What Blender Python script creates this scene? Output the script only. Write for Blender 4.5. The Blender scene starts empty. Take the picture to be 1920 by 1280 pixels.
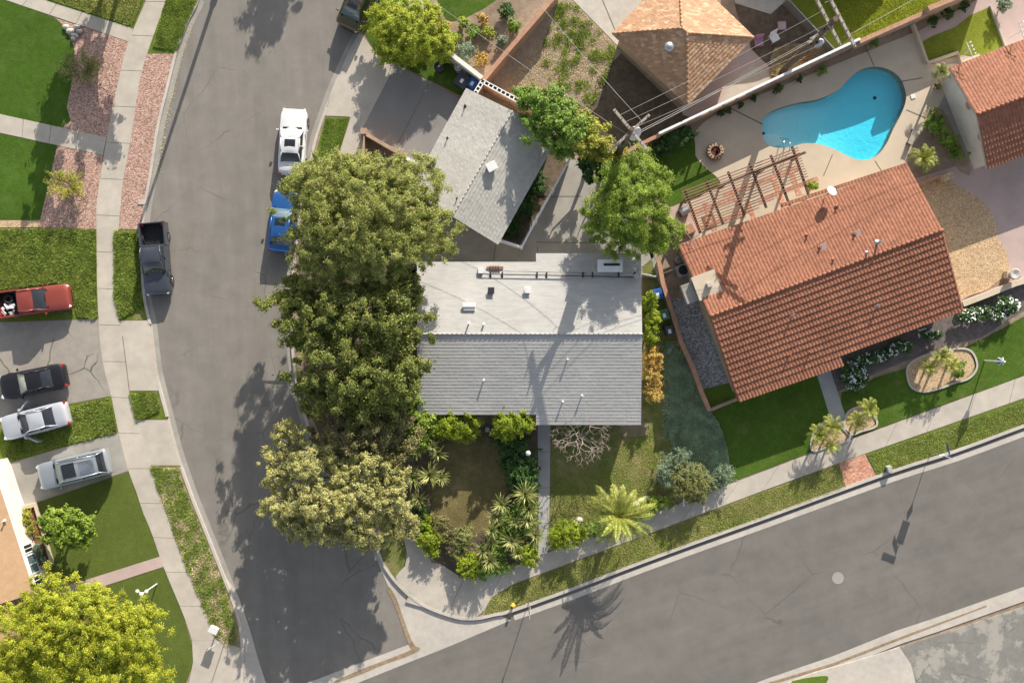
import bpy, bmesh, math, random
import numpy as np
from mathutils import Vector, Matrix
from mathutils.geometry import tessellate_polygon
random.seed(7)
rng = np.random.default_rng(11)
D = bpy.data
C = bpy.context.scene.collection
SC = bpy.context.scene
R = math.radians
# ------------------------------------------------------------------ camera, sky, sun, exposure
HC, SP = 66.0, 26.0            # drone height in metres, photo pixels per metre on the ground
cam = D.cameras.new('camera'); camo = D.objects.new('camera', cam); C.objects.link(camo)
camo.location = (0, 0, HC); camo.rotation_euler = (0, 0, 0)
cam.sensor_fit = 'HORIZONTAL'; cam.sensor_width = 36.0
cam.lens = 36.0 * SP * HC / 1920.0
cam.clip_start = 1.0; cam.clip_end = 3000.0
SC.camera = camo
SUN_EL, SUN_AZ = 22.6, 18.2    # azimuth from +Y towards +X
w = D.worlds.new('World'); SC.world = w; w.use_nodes = True
nt = w.node_tree; bg = nt.nodes['Background']
sky = nt.nodes.new('ShaderNodeTexSky'); sky.sky_type = 'NISHITA'; sky.sun_disc = False
sky.sun_elevation = R(SUN_EL); sky.sun_rotation = R(SUN_AZ); sky.air_density = 1.0; sky.dust_density = 1.5
hs = nt.nodes.new('ShaderNodeHueSaturation'); hs.inputs['Saturation'].default_value = .5; nt.links.new(sky.outputs[0], hs.inputs['Color']); nt.links.new(hs.outputs[0], bg.inputs['Color']); bg.inputs['Strength'].default_value = 0.095
sl = D.lights.new('sun', 'SUN'); sl.energy = 4.0; sl.angle = R(0.25); sl.color = (1.0, 0.915, 0.79)
so = D.objects.new('sun', sl); C.objects.link(so); so.location = (20, 60, 40)
sd = Vector((math.sin(R(SUN_AZ))*math.cos(R(SUN_EL)), math.cos(R(SUN_AZ))*math.cos(R(SUN_EL)), math.sin(R(SUN_EL))))
so.rotation_euler = sd.to_track_quat('Z', 'Y').to_euler()
SC.view_settings.view_transform = 'Standard'; SC.view_settings.look = 'None'
SC.view_settings.gamma = 1.0; SC.view_settings.use_curve_mapping = False
SC.view_settings.exposure = 0.92
SC.cycles.max_bounces = 8; SC.cycles.transparent_max_bounces = 12

# ------------------------------------------------------------------ coordinates and helpers
def P(px, py, z=0.0):
    """a point of the place that lies on the photo's ray (px,py) at height z"""
    k = (HC - z)/HC/SP
    return Vector(((px-960)*k, (640-py)*k, z))
def PL(pts, z=0.0): return [P(a, b, z) for a, b in pts]
def smooth(pts, n=5, closed=False):
    out = []; m = len(pts)
    rngi = range(m if closed else m-1)
    for i in rngi:
        p0 = pts[(i-1) % m] if (closed or i > 0) else pts[i]
        p1 = pts[i]; p2 = pts[(i+1) % m]
        p3 = pts[(i+2) % m] if (closed or i+2 < m) else p2
        for k in range(n):
            t = k/n
            out.append(tuple(0.5*((2*p1[j])+(-p0[j]+p2[j])*t+(2*p0[j]-5*p1[j]+4*p2[j]-p3[j])*t*t+(-p0[j]+3*p1[j]-3*p2[j]+p3[j])*t**3) for j in range(len(p1))))
    if not closed: out.append(tuple(pts[-1]))
    return out
def offset(line, d):
    """shift an open pixel polyline sideways by d px (positive = right of travel on the photo)"""
    out = []
    for i, p in enumerate(line):
        a = line[max(i-1, 0)]; b = line[min(i+1, len(line)-1)]
        dx, dy = b[0]-a[0], b[1]-a[1]; l = math.hypot(dx, dy) or 1
        out.append((p[0]-dy/l*d, p[1]+dx/l*d))
    return out
WL = {}
class MB:
    def __init__(s): s.v = []; s.f = []
    def add(s, vs, fs):
        o = len(s.v); s.v += [tuple(v) for v in vs]; s.f += [tuple(i+o for i in f) for f in fs]; return s
    def box(s, c, size, rz=0.0, rx=0.0, ry=0.0, taper=1.0):
        x, y, z = [a/2 for a in size]
        m = Matrix.Rotation(rz, 3, 'Z') @ Matrix.Rotation(ry, 3, 'Y') @ Matrix.Rotation(rx, 3, 'X')
        vs = []
        for sz in (-1, 1):
            t = taper if sz > 0 else 1.0
            for sx, sy in ((-1, -1), (1, -1), (1, 1), (-1, 1)):
                vs.append(Vector(c)+m @ Vector((sx*x*t, sy*y*t, sz*z)))
        return s.add(vs, [(3, 2, 1, 0), (4, 5, 6, 7), (0, 1, 5, 4), (1, 2, 6, 5), (2, 3, 7, 6), (3, 0, 4, 7)])
    def prism(s, poly, z0, z1, holes=()):
        """poly: list of (x,y[,..]) world; top z1 bottom z0"""
        loops = [[(p[0], p[1]) for p in poly]] + [[(p[0], p[1]) for p in h] for h in holes]
        flat = [q for l in loops for q in l]
        tri = tessellate_polygon([[Vector((a, b, 0)) for a, b in l] for l in loops])
        vs = [(a, b, z1) for a, b in flat] + [(a, b, z0) for a, b in flat]; n = len(flat); fs = []
        for t in tri:
            a, b, c = [Vector(flat[i]) for i in t]
            if (b-a).cross(c-a) < 0: t = (t[0], t[2], t[1])
            fs.append(tuple(t))
        k = 0
        for l in loops:
            m = len(l)
            for i in range(m):
                a, b = k+i, k+(i+1) % m; fs.append((a, b, b+n, a+n))
            k += m
        return s.add(vs, fs)
    def tube(s, pts, r, n=6, cap=True):
        pts = [Vector(p) for p in pts]; m = len(pts)
        rs = r if isinstance(r, (list, tuple)) else [r]*m
        vs = []; prev = None
        for i, p in enumerate(pts):
            d = (pts[min(i+1, m-1)]-pts[max(i-1, 0)]).normalized()
            a = d.orthogonal().normalized() if prev is None else (prev-d*prev.dot(d)).normalized()
            prev = a; b = d.cross(a)
            for k in range(n):
                t = 2*math.pi*k/n; vs.append(p+(a*math.cos(t)+b*math.sin(t))*rs[i])
        fs = [(i*n+k, i*n+(k+1) % n, (i+1)*n+(k+1) % n, (i+1)*n+k) for i in range(m-1) for k in range(n)]
        if cap: fs += [tuple(range(n-1, -1, -1)), tuple(range((m-1)*n, m*n))]
        return s.add(vs, fs)
    def lathe(s, c, prof, n=16, sx=1, sy=1):
        vs = []; m = len(prof)
        for r, z in prof:
            for k in range(n):
                t = 2*math.pi*k/n; vs.append((c[0]+r*sx*math.cos(t), c[1]+r*sy*math.sin(t), c[2]+z))
        fs = [(i*n+k, i*n+(k+1) % n, (i+1)*n+(k+1) % n, (i+1)*n+k) for i in range(m-1) for k in range(n)]
        fs += [tuple(range(n-1, -1, -1)), tuple(range((m-1)*n, m*n))]
        return s.add(vs, fs)
    def patch(s, c, nu=6, nv=4, bulge=0.0, thick=0.0):
        """curved four-cornered panel, c = 4 corners in order"""
        c = [Vector(p) for p in c]; nrm = ((c[1]-c[0]).cross(c[3]-c[0])).normalized(); vs = []
        for j in range(nv+1):
            for i in range(nu+1):
                u, v = i/nu, j/nv
                p = (c[0]*(1-u)+c[1]*u)*(1-v)+(c[3]*(1-u)+c[2]*u)*v
                vs.append(p+nrm*bulge*(1-(2*u-1)**2)*(1-(2*v-1)**2)**0.5)
        fs = [(j*(nu+1)+i, j*(nu+1)+i+1, (j+1)*(nu+1)+i+1, (j+1)*(nu+1)+i) for j in range(nv) for i in range(nu)]
        return s.add(vs, fs)
    def build(s, name, mat, parent=None, local=False, smooth_=False, bevel=0, loc=None, sub=0):
        me = D.meshes.new(name); off = Vector((0, 0, 0))
        if not local and parent is not None: off = WL[parent.name]
        if parent is None and not local:
            a = np.array(s.v); off = Vector(((a[:, 0].min()+a[:, 0].max())/2, (a[:, 1].min()+a[:, 1].max())/2, a[:, 2].min()))
        me.from_pydata([tuple(Vector(v)-off) for v in s.v] if off.length else s.v, [], s.f)
        me.materials.append(mat); me.update()
        if smooth_:
            me.polygons.foreach_set('use_smooth', [True]*len(me.polygons))
            if smooth_ == 'auto': me.set_sharp_from_angle(angle=R(35))
        o = D.objects.new(name, me); C.objects.link(o)
        if parent is not None: o.parent = parent; WL[o.name] = off.copy()
        else: o.location = off; WL[o.name] = off.copy()
        if bevel:
            b = o.modifiers.new('bevel', 'BEVEL'); b.width = bevel; b.segments = 2; b.limit_method = 'ANGLE'; b.angle_limit = R(40)
        return o
def tag(o, label=None, cat=None, group=None, kind=None):
    if label: o['label'] = label
    if cat: o['category'] = cat
    if group: o['group'] = group
    if kind: o['kind'] = kind
    return o
def thing(name, label, cat, loc=(0, 0, 0), rz=0.0, group=None):
    o = D.objects.new(name, None); o.empty_display_size = 0.3; C.objects.link(o)
    o.location = loc; o.rotation_euler = (0, 0, rz); WL[o.name] = Vector(loc)
    return tag(o, label, cat, group)
def npmesh(name, V, F4, mat, parent=None, smooth_=False, origin=None):
    """big mesh of quads from numpy arrays, V in world space"""
    off = np.array(WL[parent.name]) if parent is not None else np.array(origin if origin is not None else [V[:, 0].mean(), V[:, 1].mean(), V[:, 2].min()])
    me = D.meshes.new(name); n = len(F4)
    me.vertices.add(len(V)); me.vertices.foreach_set('co', (V-off).astype(np.float32).ravel())
    me.loops.add(n*4); me.loops.foreach_set('vertex_index', F4.astype(np.int32).ravel())
    me.polygons.add(n); me.polygons.foreach_set('loop_start', np.arange(0, n*4, 4, dtype=np.int32))
    me.polygons.foreach_set('loop_total', np.full(n, 4, dtype=np.int32))
    me.materials.append(mat); me.update(calc_edges=True)
    o = D.objects.new(name, me); C.objects.link(o)
    if parent is not None: o.parent = parent
    else: o.location = off
    WL[o.name] = Vector(off)
    return o
# ------------------------------------------------------------------ materials
def newmat(name):
    m = D.materials.new(name); m.use_nodes = True; t = m.node_tree
    return m, t, t.nodes['Principled BSDF'], lambda a, b: t.links.new(a, b)
def rgba(c): return (c[0], c[1], c[2], 1)
def noise(t, L, vec, scale, detail=4, rough=.6):
    n = t.nodes.new('ShaderNodeTexNoise'); n.inputs['Scale'].default_value = scale
    n.inputs['Detail'].default_value = detail; n.inputs['Roughness'].default_value = rough
    L(vec, n.inputs['Vector']); return n.outputs['Fac']
def ramp(t, L, fac, stops):
    r = t.nodes.new('ShaderNodeValToRGB'); e = r.color_ramp.elements
    while len(e) < len(stops): e.new(0.5)
    for k, (p, c) in enumerate(stops): e[k].position = p; e[k].color = rgba(c)
    L(fac, r.inputs['Fac']); return r.outputs['Color']
def mixc(t, L, f, a, b, mode='MIX'):
    m = t.nodes.new('ShaderNodeMix'); m.data_type = 'RGBA'; m.blend_type = mode
    for k, x in ((0, f), (6, a), (7, b)):
        if hasattr(x, 'links'): L(x, m.inputs[k])
        else: m.inputs[k].default_value = x if k == 0 else rgba(x)
    return m.outputs[2]
def vary(t, L, vec, scale, lo, hi, detail=3):
    return ramp(t, L, noise(t, L, vec, scale, detail), [(.3, (lo,)*3), (.7, (hi,)*3)])
def mk(name, c1, c2=None, scale=3, rough=.8, bump=0.0, bscale=25, metal=0, big=.12, bigs=.35, fine=.0, fines=40, spec=.3, stretch=None, coat=0):
    m, t, b, L = newmat(name); g = t.nodes.new('ShaderNodeNewGeometry'); vec = g.outputs['Position']
    sv = vec
    if stretch:
        mp = t.nodes.new('ShaderNodeMapping'); L(vec, mp.inputs['Vector'])
        mp.inputs['Rotation'].default_value = (0, 0, stretch[0]); mp.inputs['Scale'].default_value = (stretch[1], stretch[2], 1)
        sv = mp.outputs['Vector']
    c2 = c2 or tuple(x*.85 for x in c1)
    col = ramp(t, L, noise(t, L, sv, scale, 5), [(.35, c1), (.65, c2)])
    if big: col = mixc(t, L, 1.0, col, vary(t, L, vec, bigs, 1-big, 1+big), 'MULTIPLY')
    if fine: col = mixc(t, L, 1.0, col, vary(t, L, vec, fines, 1-fine, 1+fine, 2), 'MULTIPLY')
    L(col, b.inputs['Base Color']); b.inputs['Roughness'].default_value = rough; b.inputs['Metallic'].default_value = metal
    b.inputs['Specular IOR Level'].default_value = spec
    if coat: b.inputs['Coat Weight'].default_value = coat; b.inputs['Coat Roughness'].default_value = .05
    if bump:
        bp = t.nodes.new('ShaderNodeBump'); bp.inputs['Strength'].default_value = 1.0; bp.inputs['Distance'].default_value = bump
        L(noise(t, L, vec, bscale, 4), bp.inputs['Height']); L(bp.outputs[0], b.inputs['Normal'])
    return m
def gravel(name, cols, scale=11, bump=.03, big=.1):
    m, t, b, L = newmat(name); g = t.nodes.new('ShaderNodeNewGeometry'); vec = g.outputs['Position']
    v = t.nodes.new('ShaderNodeTexVoronoi'); v.inputs['Scale'].default_value = scale; L(vec, v.inputs['Vector'])
    s = t.nodes.new('ShaderNodeSeparateColor'); L(v.outputs['Color'], s.inputs[0])
    n = len(cols); col = ramp(t, L, s.outputs[0], [((i+.5)/n, c) for i, c in enumerate(cols)])
    col = mixc(t, L, 1.0, col, vary(t, L, vec, .6, 1-big, 1+big), 'MULTIPLY')
    L(col, b.inputs['Base Color']); b.inputs['Roughness'].default_value = .9
    bp = t.nodes.new('ShaderNodeBump'); bp.inputs['Distance'].default_value = bump; bp.invert = True
    L(v.outputs['Distance'], bp.inputs['Height']); L(bp.outputs[0], b.inputs['Normal'])
    return m
def cracked(name, c1, c2, crack, cs=.22, width=.012, patch=None):
    m, t, b, L = newmat(name); g = t.nodes.new('ShaderNodeNewGeometry'); vec = g.outputs['Position']
    col = ramp(t, L, noise(t, L, vec, 1.3, 6, .65), [(.35, c1), (.65, c2)])
    if patch: col = mixc(t, L, ramp(t, L, noise(t, L, vec, .5, 6, .7), [(.5, (0,)*3), (.56, (1,)*3)]), col, patch)
    col = mixc(t, L, 1.0, col, vary(t, L, vec, 30, .9, 1.1, 2), 'MULTIPLY')
    nn = t.nodes.new('ShaderNodeTexNoise'); nn.inputs['Scale'].default_value = 1.2; nn.inputs['Detail'].default_value = 5; L(vec, nn.inputs['Vector'])
    mv = mixc(t, L, .22, vec, nn.outputs['Color'], 'LINEAR_LIGHT')
    v = t.nodes.new('ShaderNodeTexVoronoi'); v.feature = 'DISTANCE_TO_EDGE'; v.inputs['Scale'].default_value = cs; L(mv, v.inputs['Vector'])
    f = ramp(t, L, v.outputs['Distance'], [(0, (1,)*3), (width, (0,)*3)])
    f = mixc(t, L, 1.0, f, ramp(t, L, noise(t, L, vec, .35, 2), [(.48, (0,)*3), (.55, (1,)*3)]), 'MULTIPLY')
    col = mixc(t, L, f, col, crack)
    L(col, b.inputs['Base Color']); b.inputs['Roughness'].default_value = .85
    return m
def leafmat(name, dark, mid, light, tr=.38, rough=.55, cl=.9, g=1.85, lp=.5):
    dark, mid, light = [tuple(min(.8, x*g) for x in c) for c in (dark, mid, light)]
    m, t, b, L = newmat(name); g = t.nodes.new('ShaderNodeNewGeometry'); vec = g.outputs['Position']
    col = ramp(t, L, g.outputs['Random Per Island'], [(.05, dark), (.5, mid), (.95, light)])
    col = mixc(t, L, ramp(t, L, noise(t, L, vec, cl*.8, 3), [(.45, (0,)*3), (.68, (lp,)*3)]), col, light)
    col = mixc(t, L, 1.0, col, vary(t, L, vec, cl*1.7, .68, 1.22, 3), 'MULTIPLY')
    L(col, b.inputs['Base Color']); b.inputs['Roughness'].default_value = rough; b.inputs['Specular IOR Level'].default_value = .35
    tl = t.nodes.new('ShaderNodeBsdfTranslucent'); L(col, tl.inputs['Color'])
    mx = t.nodes.new('ShaderNodeMixShader'); mx.inputs[0].default_value = tr
    L(b.outputs[0], mx.inputs[1]); L(tl.outputs[0], mx.inputs[2]); L(mx.outputs[0], t.nodes['Material Output'].inputs['Surface'])
    return m
M = {}
def road_mat(name, c1, c2, ang):
    m, t, b, L = newmat(name); g = t.nodes.new('ShaderNodeNewGeometry'); vec = g.outputs['Position']
    col = ramp(t, L, noise(t, L, vec, .16, 6, .65), [(.35, c1), (.65, c2)])
    col = mixc(t, L, 1.0, col, vary(t, L, vec, .8, .90, 1.09, 6), 'MULTIPLY')
    col = mixc(t, L, ramp(t, L, noise(t, L, vec, 1.6, 3), [(.70, (0,)*3), (.78, (.4,)*3)]), col, tuple(x*.6 for x in c2))
    mp = t.nodes.new('ShaderNodeMapping'); mp.vector_type = 'TEXTURE'; L(vec, mp.inputs['Vector'])
    mp.inputs['Rotation'].default_value = (0, 0, ang); mp.inputs['Scale'].default_value = (9, 1, 1)
    col = mixc(t, L, 1.0, col, vary(t, L, mp.outputs[0], .9, .92, 1.09, 4), 'MULTIPLY')
    col = mixc(t, L, 1.0, col, vary(t, L, vec, 22, .88, 1.12, 4), 'MULTIPLY')
    # pale scuffs along the direction of travel
    sc = ramp(t, L, noise(t, L, mp.outputs[0], 1.7, 6, .75), [(.66, (0,)*3), (.74, (.35,)*3)])
    col = mixc(t, L, sc, col, tuple(min(1, x*1.5) for x in c1))
    nn = t.nodes.new('ShaderNodeTexNoise'); nn.inputs['Scale'].default_value = .9; nn.inputs['Detail'].default_value = 5; L(vec, nn.inputs['Vector'])
    mv = mixc(t, L, .25, vec, nn.outputs['Color'], 'LINEAR_LIGHT')
    v = t.nodes.new('ShaderNodeTexVoronoi'); v.feature = 'DISTANCE_TO_EDGE'; v.inputs['Scale'].default_value = .17; L(mv, v.inputs['Vector'])
    f = ramp(t, L, v.outputs['Distance'], [(0, (.75,)*3), (.008, (0,)*3)])
    f = mixc(t, L, 1.0, f, ramp(t, L, noise(t, L, vec, .2, 2), [(.5, (0,)*3), (.6, (1,)*3)]), 'MULTIPLY')
    col = mixc(t, L, f, col, tuple(x*.55 for x in c1))
    L(col, b.inputs['Base Color']); b.inputs['Roughness'].default_value = .85; b.inputs['Specular IOR Level'].default_value = .25
    bp = t.nodes.new('ShaderNodeBump'); bp.inputs['Distance'].default_value = .006
    L(noise(t, L, vec, 45, 3), bp.inputs['Height']); L(bp.outputs[0], b.inputs['Normal'])
    return m
M['road_w'] = road_mat('asphalt_street', (.235, .215, .19), (.20, .187, .17), R(92))
M['road_s'] = road_mat('asphalt_avenue', (.185, .172, .155), (.165, .155, .143), R(20))
M['conc'] = mk('concrete_walk', (.50, .45, .385), (.44, .40, .345), 1.5, .85, .004, 30, big=.1, fine=.05, fines=22)
M['kerb'] = mk('concrete_kerb', (.52, .48, .43), (.46, .42, .37), 2.5, .85, .004, 30, big=.1, fine=.06)
M['conc_painted_shade'] = mk('concrete_painted_shade', (.235, .23, .23), (.26, .245, .235), .5, .8, .003, 30, big=.1, bigs=.3, fine=.04)  # concrete with shade painted into its colour, for the north driveway
M['conc_dark'] = mk('concrete_yard', (.36, .34, .305), (.30, .285, .26), .9, .85, .004, 25, big=.14, fine=.05)
M['conc_path'] = mk('concrete_path', (.40, .395, .39), (.36, .355, .35), 1.2, .85, .003, 30, big=.06)
M['conc_crk'] = cracked('concrete_cracked', (.34, .31, .27), (.28, .255, .225), (.06, .075, .03), .3, .02)
M['alley'] = cracked('concrete_alley', (.23, .225, .205), (.19, .185, .17), (.1, .1, .09), .3, .006, (.34, .32, .28))
M['deck'] = mk('pool_deck', (.57, .48, .37), (.52, .44, .34), .8, .8, .003, 25, big=.07, fine=.03)
M['drive_pink'] = mk('pink_concrete', (.50, .385, .35), (.45, .345, .32), .8, .8, .003, 25, big=.08)
M['joint'] = mk('joint_dirt', (.17, .15, .11), (.24, .21, .16), 5, .95)
M['stain'] = mk('brown_stain', (.24, .17, .10), (.33, .26, .18), 3, .9)
M['gravel_pink'] = gravel('gravel_pink', [(.24, .13, .10), (.42, .255, .20), (.50, .33, .265), (.34, .205, .165), (.58, .42, .34)], 13, .025)
M['gravel_tan'] = gravel('gravel_tan', [(.36, .235, .13), (.56, .40, .235), (.48, .335, .19), (.64, .48, .31)], 14, .02)
M['gravel_grey'] = gravel('gravel_grey', [(.16, .16, .16), (.36, .36, .36), (.25, .25, .26), (.5, .5, .5)], 11, .03)
M['dirt'] = mk('dirt', (.27, .20, .145), (.35, .27, .20), 2.2, .95, .03, 12, big=.2, fine=.15, fines=18)
M['dirt_dark_and_shade'] = mk('soil_dark_and_shade', (.10, .08, .055), (.16, .12, .085), 3, .95, .03, 12, big=.2, fine=.15)  # dark soil; shade is also put into this colour under trees and in yards
M['mulch'] = mk('mulch', (.12, .10, .095), (.19, .16, .15), 4, .95, .03, 14, big=.15, fine=.2)
M['dryyard'] = mk('dry_yard', (.40, .31, .235), (.31, .24, .18), 3, .95, .03, 14, big=.12, fine=.22, fines=14)
def grassmat(name, c1, c2, dry=None, dryamt=.6, scale=2.5, stripe=None):
    m, t, b, L = newmat(name); g = t.nodes.new('ShaderNodeNewGeometry'); vec = g.outputs['Position']
    col = ramp(t, L, noise(t, L, vec, scale, 6, .7), [(.3, c1), (.7, c2)])
    if dry: col = mixc(t, L, ramp(t, L, noise(t, L, vec, .7, 6, .75), [(dryamt-.08, (0,)*3), (dryamt+.1, (.9,)*3)]), col, dry)
    col = mixc(t, L, 1.0, col, vary(t, L, vec, .3, .85, 1.15), 'MULTIPLY')
    col = mixc(t, L, 1.0, col, vary(t, L, vec, 16, .72, 1.28, 4), 'MULTIPLY')
    L(col, b.inputs['Base Color']); b.inputs['Roughness'].default_value = .9; b.inputs['Specular IOR Level'].default_value = .1
    bp = t.nodes.new('ShaderNodeBump'); bp.inputs['Distance'].default_value = .05
    L(noise(t, L, vec, 14, 5, .8), bp.inputs['Height']); L(bp.outputs[0], b.inputs['Normal'])
    return m
M['turf'] = grassmat('artificial_turf', (.050, .105, .012), (.075, .14, .018), (.085, .15, .03), .58)
M['turf_b'] = grassmat('front_turf', (.095, .13, .025), (.12, .155, .035))
M['lawn'] = grassmat('green_lawn', (.10, .17, .022), (.14, .21, .035), (.24, .22, .08), .66)
M['lawn_y'] = grassmat('yellow_lawn', (.17, .21, .022), (.22, .25, .035))
M['lawn_dry'] = grassmat('dry_lawn', (.12, .16, .035), (.17, .19, .055), (.27, .23, .11), .52)
M['lawn_brown'] = grassmat('brown_lawn', (.13, .115, .045), (.19, .155, .07), (.25, .20, .10), .55)
M['lawn_rich'] = grassmat('rich_lawn', (.055, .11, .014), (.09, .155, .022), (.15, .17, .05), .62)
M['weedbase'] = grassmat('weedy_ground', (.10, .15, .02), (.16, .21, .03), (.34, .27, .16), .6)
M['parkdry'] = grassmat('dry_parkway', (.16, .17, .05), (.30, .25, .14), (.42, .34, .24), .5)
M['shingle'] = mk('grey_shingle', (.47, .46, .44), (.40, .395, .38), 2.0, .9, .004, 40, big=.07, fine=.07, fines=30, stretch=(0, .6, 3))
M['shingle_g'] = mk('garage_shingle', (.47, .455, .42), (.40, .39, .365), 2.5, .9, .004, 40, big=.08, fine=.1, fines=12)
M['tile_red'] = mk('red_roof_tile', (.33, .142, .085), (.255, .108, .065), 3, .75, .004, 30, big=.12, fine=.22, fines=4.5)
def tantile():
    m, t, b, L = newmat('tan_roof_tile'); g = t.nodes.new('ShaderNodeNewGeometry'); vec = g.outputs['Position']
    v = t.nodes.new('ShaderNodeTexVoronoi'); v.inputs['Scale'].default_value = 5.5; mp = t.nodes.new('ShaderNodeMapping'); mp.inputs['Rotation'].default_value = (0, 0, .75); mp.inputs['Scale'].default_value = (.45, 1.2, 1); L(vec, mp.inputs['Vector']); L(mp.outputs[0], v.inputs['Vector'])
    s = t.nodes.new('ShaderNodeSeparateColor'); L(v.outputs['Color'], s.inputs[0])
    col = ramp(t, L, s.outputs[0], [(.1, (.41, .235, .135)), (.5, (.46, .27, .16)), (.8, (.52, .32, .19)), (.97, (.62, .43, .28))])
    L(col, b.inputs['Base Color']); b.inputs['Roughness'].default_value = .8; return m
M['tile_tan'] = tantile()
M['tile_tan2'] = mk('tan_shingle', (.47, .31, .19), (.42, .275, .165), 2, .85, .004, 30, big=.05, fine=.05)
M['fascia'] = mk('fascia_trim', (.50, .47, .43), None, 3, .7)
M['fascia_br'] = mk('fascia_brown', (.20, .10, .06), None, 3, .7)
M['stucco'] = mk('white_stucco', (.72, .69, .63), (.67, .64, .58), 2, .9, .006, 35)
M['stucco_t'] = mk('tan_stucco', (.50, .40, .30), (.45, .36, .27), 2, .9, .006, 35)
M['whitepaint'] = mk('white_paint', (.80, .80, .78), None, 2, .5, big=.03)
M['vinyl'] = mk('white_vinyl', (.80, .81, .82), (.76, .77, .78), 2, .4, big=.03)
M['terra'] = mk('terracotta_block', (.50, .29, .19), (.40, .22, .145), 3, .85, .006, 25, big=.12)
M['brickblock'] = mk('tan_block', (.42, .30, .22), (.34, .24, .17), 2, .9, .008, 20, big=.12)
M['brick'] = gravel('brick_pad', [(.42, .19, .12), (.55, .29, .19), (.50, .25, .16), (.62, .36, .26)], 7, .01)
M['wood_dark'] = mk('dark_wood', (.13, .065, .045), (.09, .045, .032), 6, .7)
M['wood_slat'] = mk('slat_wood', (.27, .15, .10), (.21, .115, .08), 6, .7)
M['wood_pole'] = mk('pole_wood', (.17, .125, .09), (.11, .085, .065), 5, .85)
M['wood_grey'] = mk('grey_wood', (.40, .36, .30), (.32, .28, .23), 5, .8)
M['metal'] = mk('galv_metal', (.55, .56, .58), None, 3, .35, metal=.8, big=.05)
M['metal_w'] = mk('white_metal', (.74, .75, .76), None, 3, .4, big=.03)
M['metal_d'] = mk('dark_metal', (.04, .04, .045), None, 3, .45)
M['black'] = mk('black_plastic', (.025, .025, .028), None, 3, .5)
M['rubber'] = mk('rubber', (.03, .03, .03), None, 8, .8)
M['rim'] = mk('wheel_rim', (.55, .55, .56), None, 3, .3, metal=.9)
M['chrome'] = mk('chrome', (.7, .7, .7), None, 3, .15, metal=1)
M['wire'] = mk('cable', (.42, .40, .37), None, 3, .6)
def paint(name, c, metal=.3, rough=.3): return mk(name, c, tuple(x*.96 for x in c), 2, rough, metal=metal, big=.02, coat=.8)
def glassm(name, c, rough=.08):
    m = mk(name, c, None, 2, rough, big=0, spec=.9); return m
M['glass'] = glassm('tinted_glass', (.02, .025, .03)); M['glass_b'] = glassm('blue_glass', (.10, .16, .19))
M['shade_c'] = mk('sunshade_cream', (.55, .56, .46), None, 5, .6); M['shade_g'] = mk('sunshade_grey', (.10, .10, .11), None, 5, .7)
M['shade_s'] = mk('sunshade_silver', (.42, .46, .48), None, 5, .5)
M['red_lamp'] = mk('red_lamp', (.45, .02, .03), None, 3, .25); M['clear_lamp'] = mk('clear_lamp', (.7, .72, .74), None, 3, .2)
M['bark'] = mk('bark', (.20, .15, .11), (.12, .09, .065), 8, .9, .02, 20)
M['bark_p'] = mk('pale_bark', (.46, .37, .34), (.38, .30, .27), 8, .85, .01, 20)
M['twig'] = mk('twig', (.32, .27, .20), None, 6, .85)
M['soil_red'] = mk('red_soil', (.24, .10, .06), None, 6, .95, .02, 20)
M['rock'] = mk('pale_rock', (.55, .52, .47), (.42, .40, .36), 5, .85, .03, 8)
M['sign_w'] = mk('sign_white', (.75, .77, .8), None, 2, .35); M['sign_b'] = mk('sign_blue', (.03, .09, .32), None, 2, .35)
M['pool_in'] = mk('pool_plaster', (.66, .86, .88), (.70, .88, .90), 1.5, .7, .05, 3.2, big=.03)
M['flower'] = mk('white_petal', (.85, .88, .86), None, 3, .6, big=0)
M['flower_y'] = mk('yellow_petal', (.75, .55, .08), None, 3, .6, big=0)
# leaves
M['lf_olive'] = leafmat('olive_leaves', (.09, .115, .02), (.18, .205, .045), (.30, .30, .10))
M['lf_dark'] = leafmat('dark_leaves', (.045, .065, .014), (.105, .135, .028), (.24, .245, .06))
M['lf_tan'] = leafmat('khaki_leaves', (.11, .11, .035), (.27, .25, .085), (.50, .45, .19), lp=.3)
M['lf_brown'] = leafmat('dull_leaves', (.06, .06, .022), (.115, .11, .04), (.22, .20, .08))
M['lf_yel'] = leafmat('yellow_green_leaves', (.12, .165, .012), (.235, .275, .022), (.39, .375, .045))
M['lf_yel2'] = leafmat('lime_leaves', (.11, .16, .01), (.21, .26, .02), (.34, .35, .05))
M['lf_bright'] = leafmat('bright_leaves', (.065, .12, .012), (.13, .20, .022), (.25, .30, .05))
M['lf_green'] = leafmat('green_leaves', (.06, .12, .015), (.12, .20, .03), (.22, .29, .06))
M['lf_hedge'] = leafmat('hedge_leaves', (.09, .145, .008), (.165, .225, .014), (.28, .31, .03))
M['lf_shrub'] = leafmat('shrub_leaves', (.10, .13, .02), (.20, .22, .03), (.36, .33, .06))
M['lf_sage'] = leafmat('sage_leaves', (.08, .11, .07), (.13, .175, .11), (.22, .27, .18))
M['lf_cover'] = leafmat('cover_leaves', (.13, .19, .12), (.21, .28, .18), (.33, .39, .27))
M['lf_shade'] = leafmat('ivy_leaves', (.02, .05, .012), (.035, .08, .02), (.07, .13, .03))
M['lf_autumn'] = leafmat('autumn_leaves', (.22, .10, .03), (.38, .23, .06), (.50, .40, .12))
M['lf_palm'] = leafmat('palm_leaves', (.075, .11, .016), (.145, .185, .028), (.30, .29, .07), .2)
M['lf_yucca'] = leafmat('yucca_leaves', (.07, .095, .02), (.15, .17, .045), (.30, .29, .12), .15)
M['lf_weed'] = leafmat('weed_leaves', (.08, .135, .02), (.145, .205, .035), (.24, .27, .065))
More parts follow.
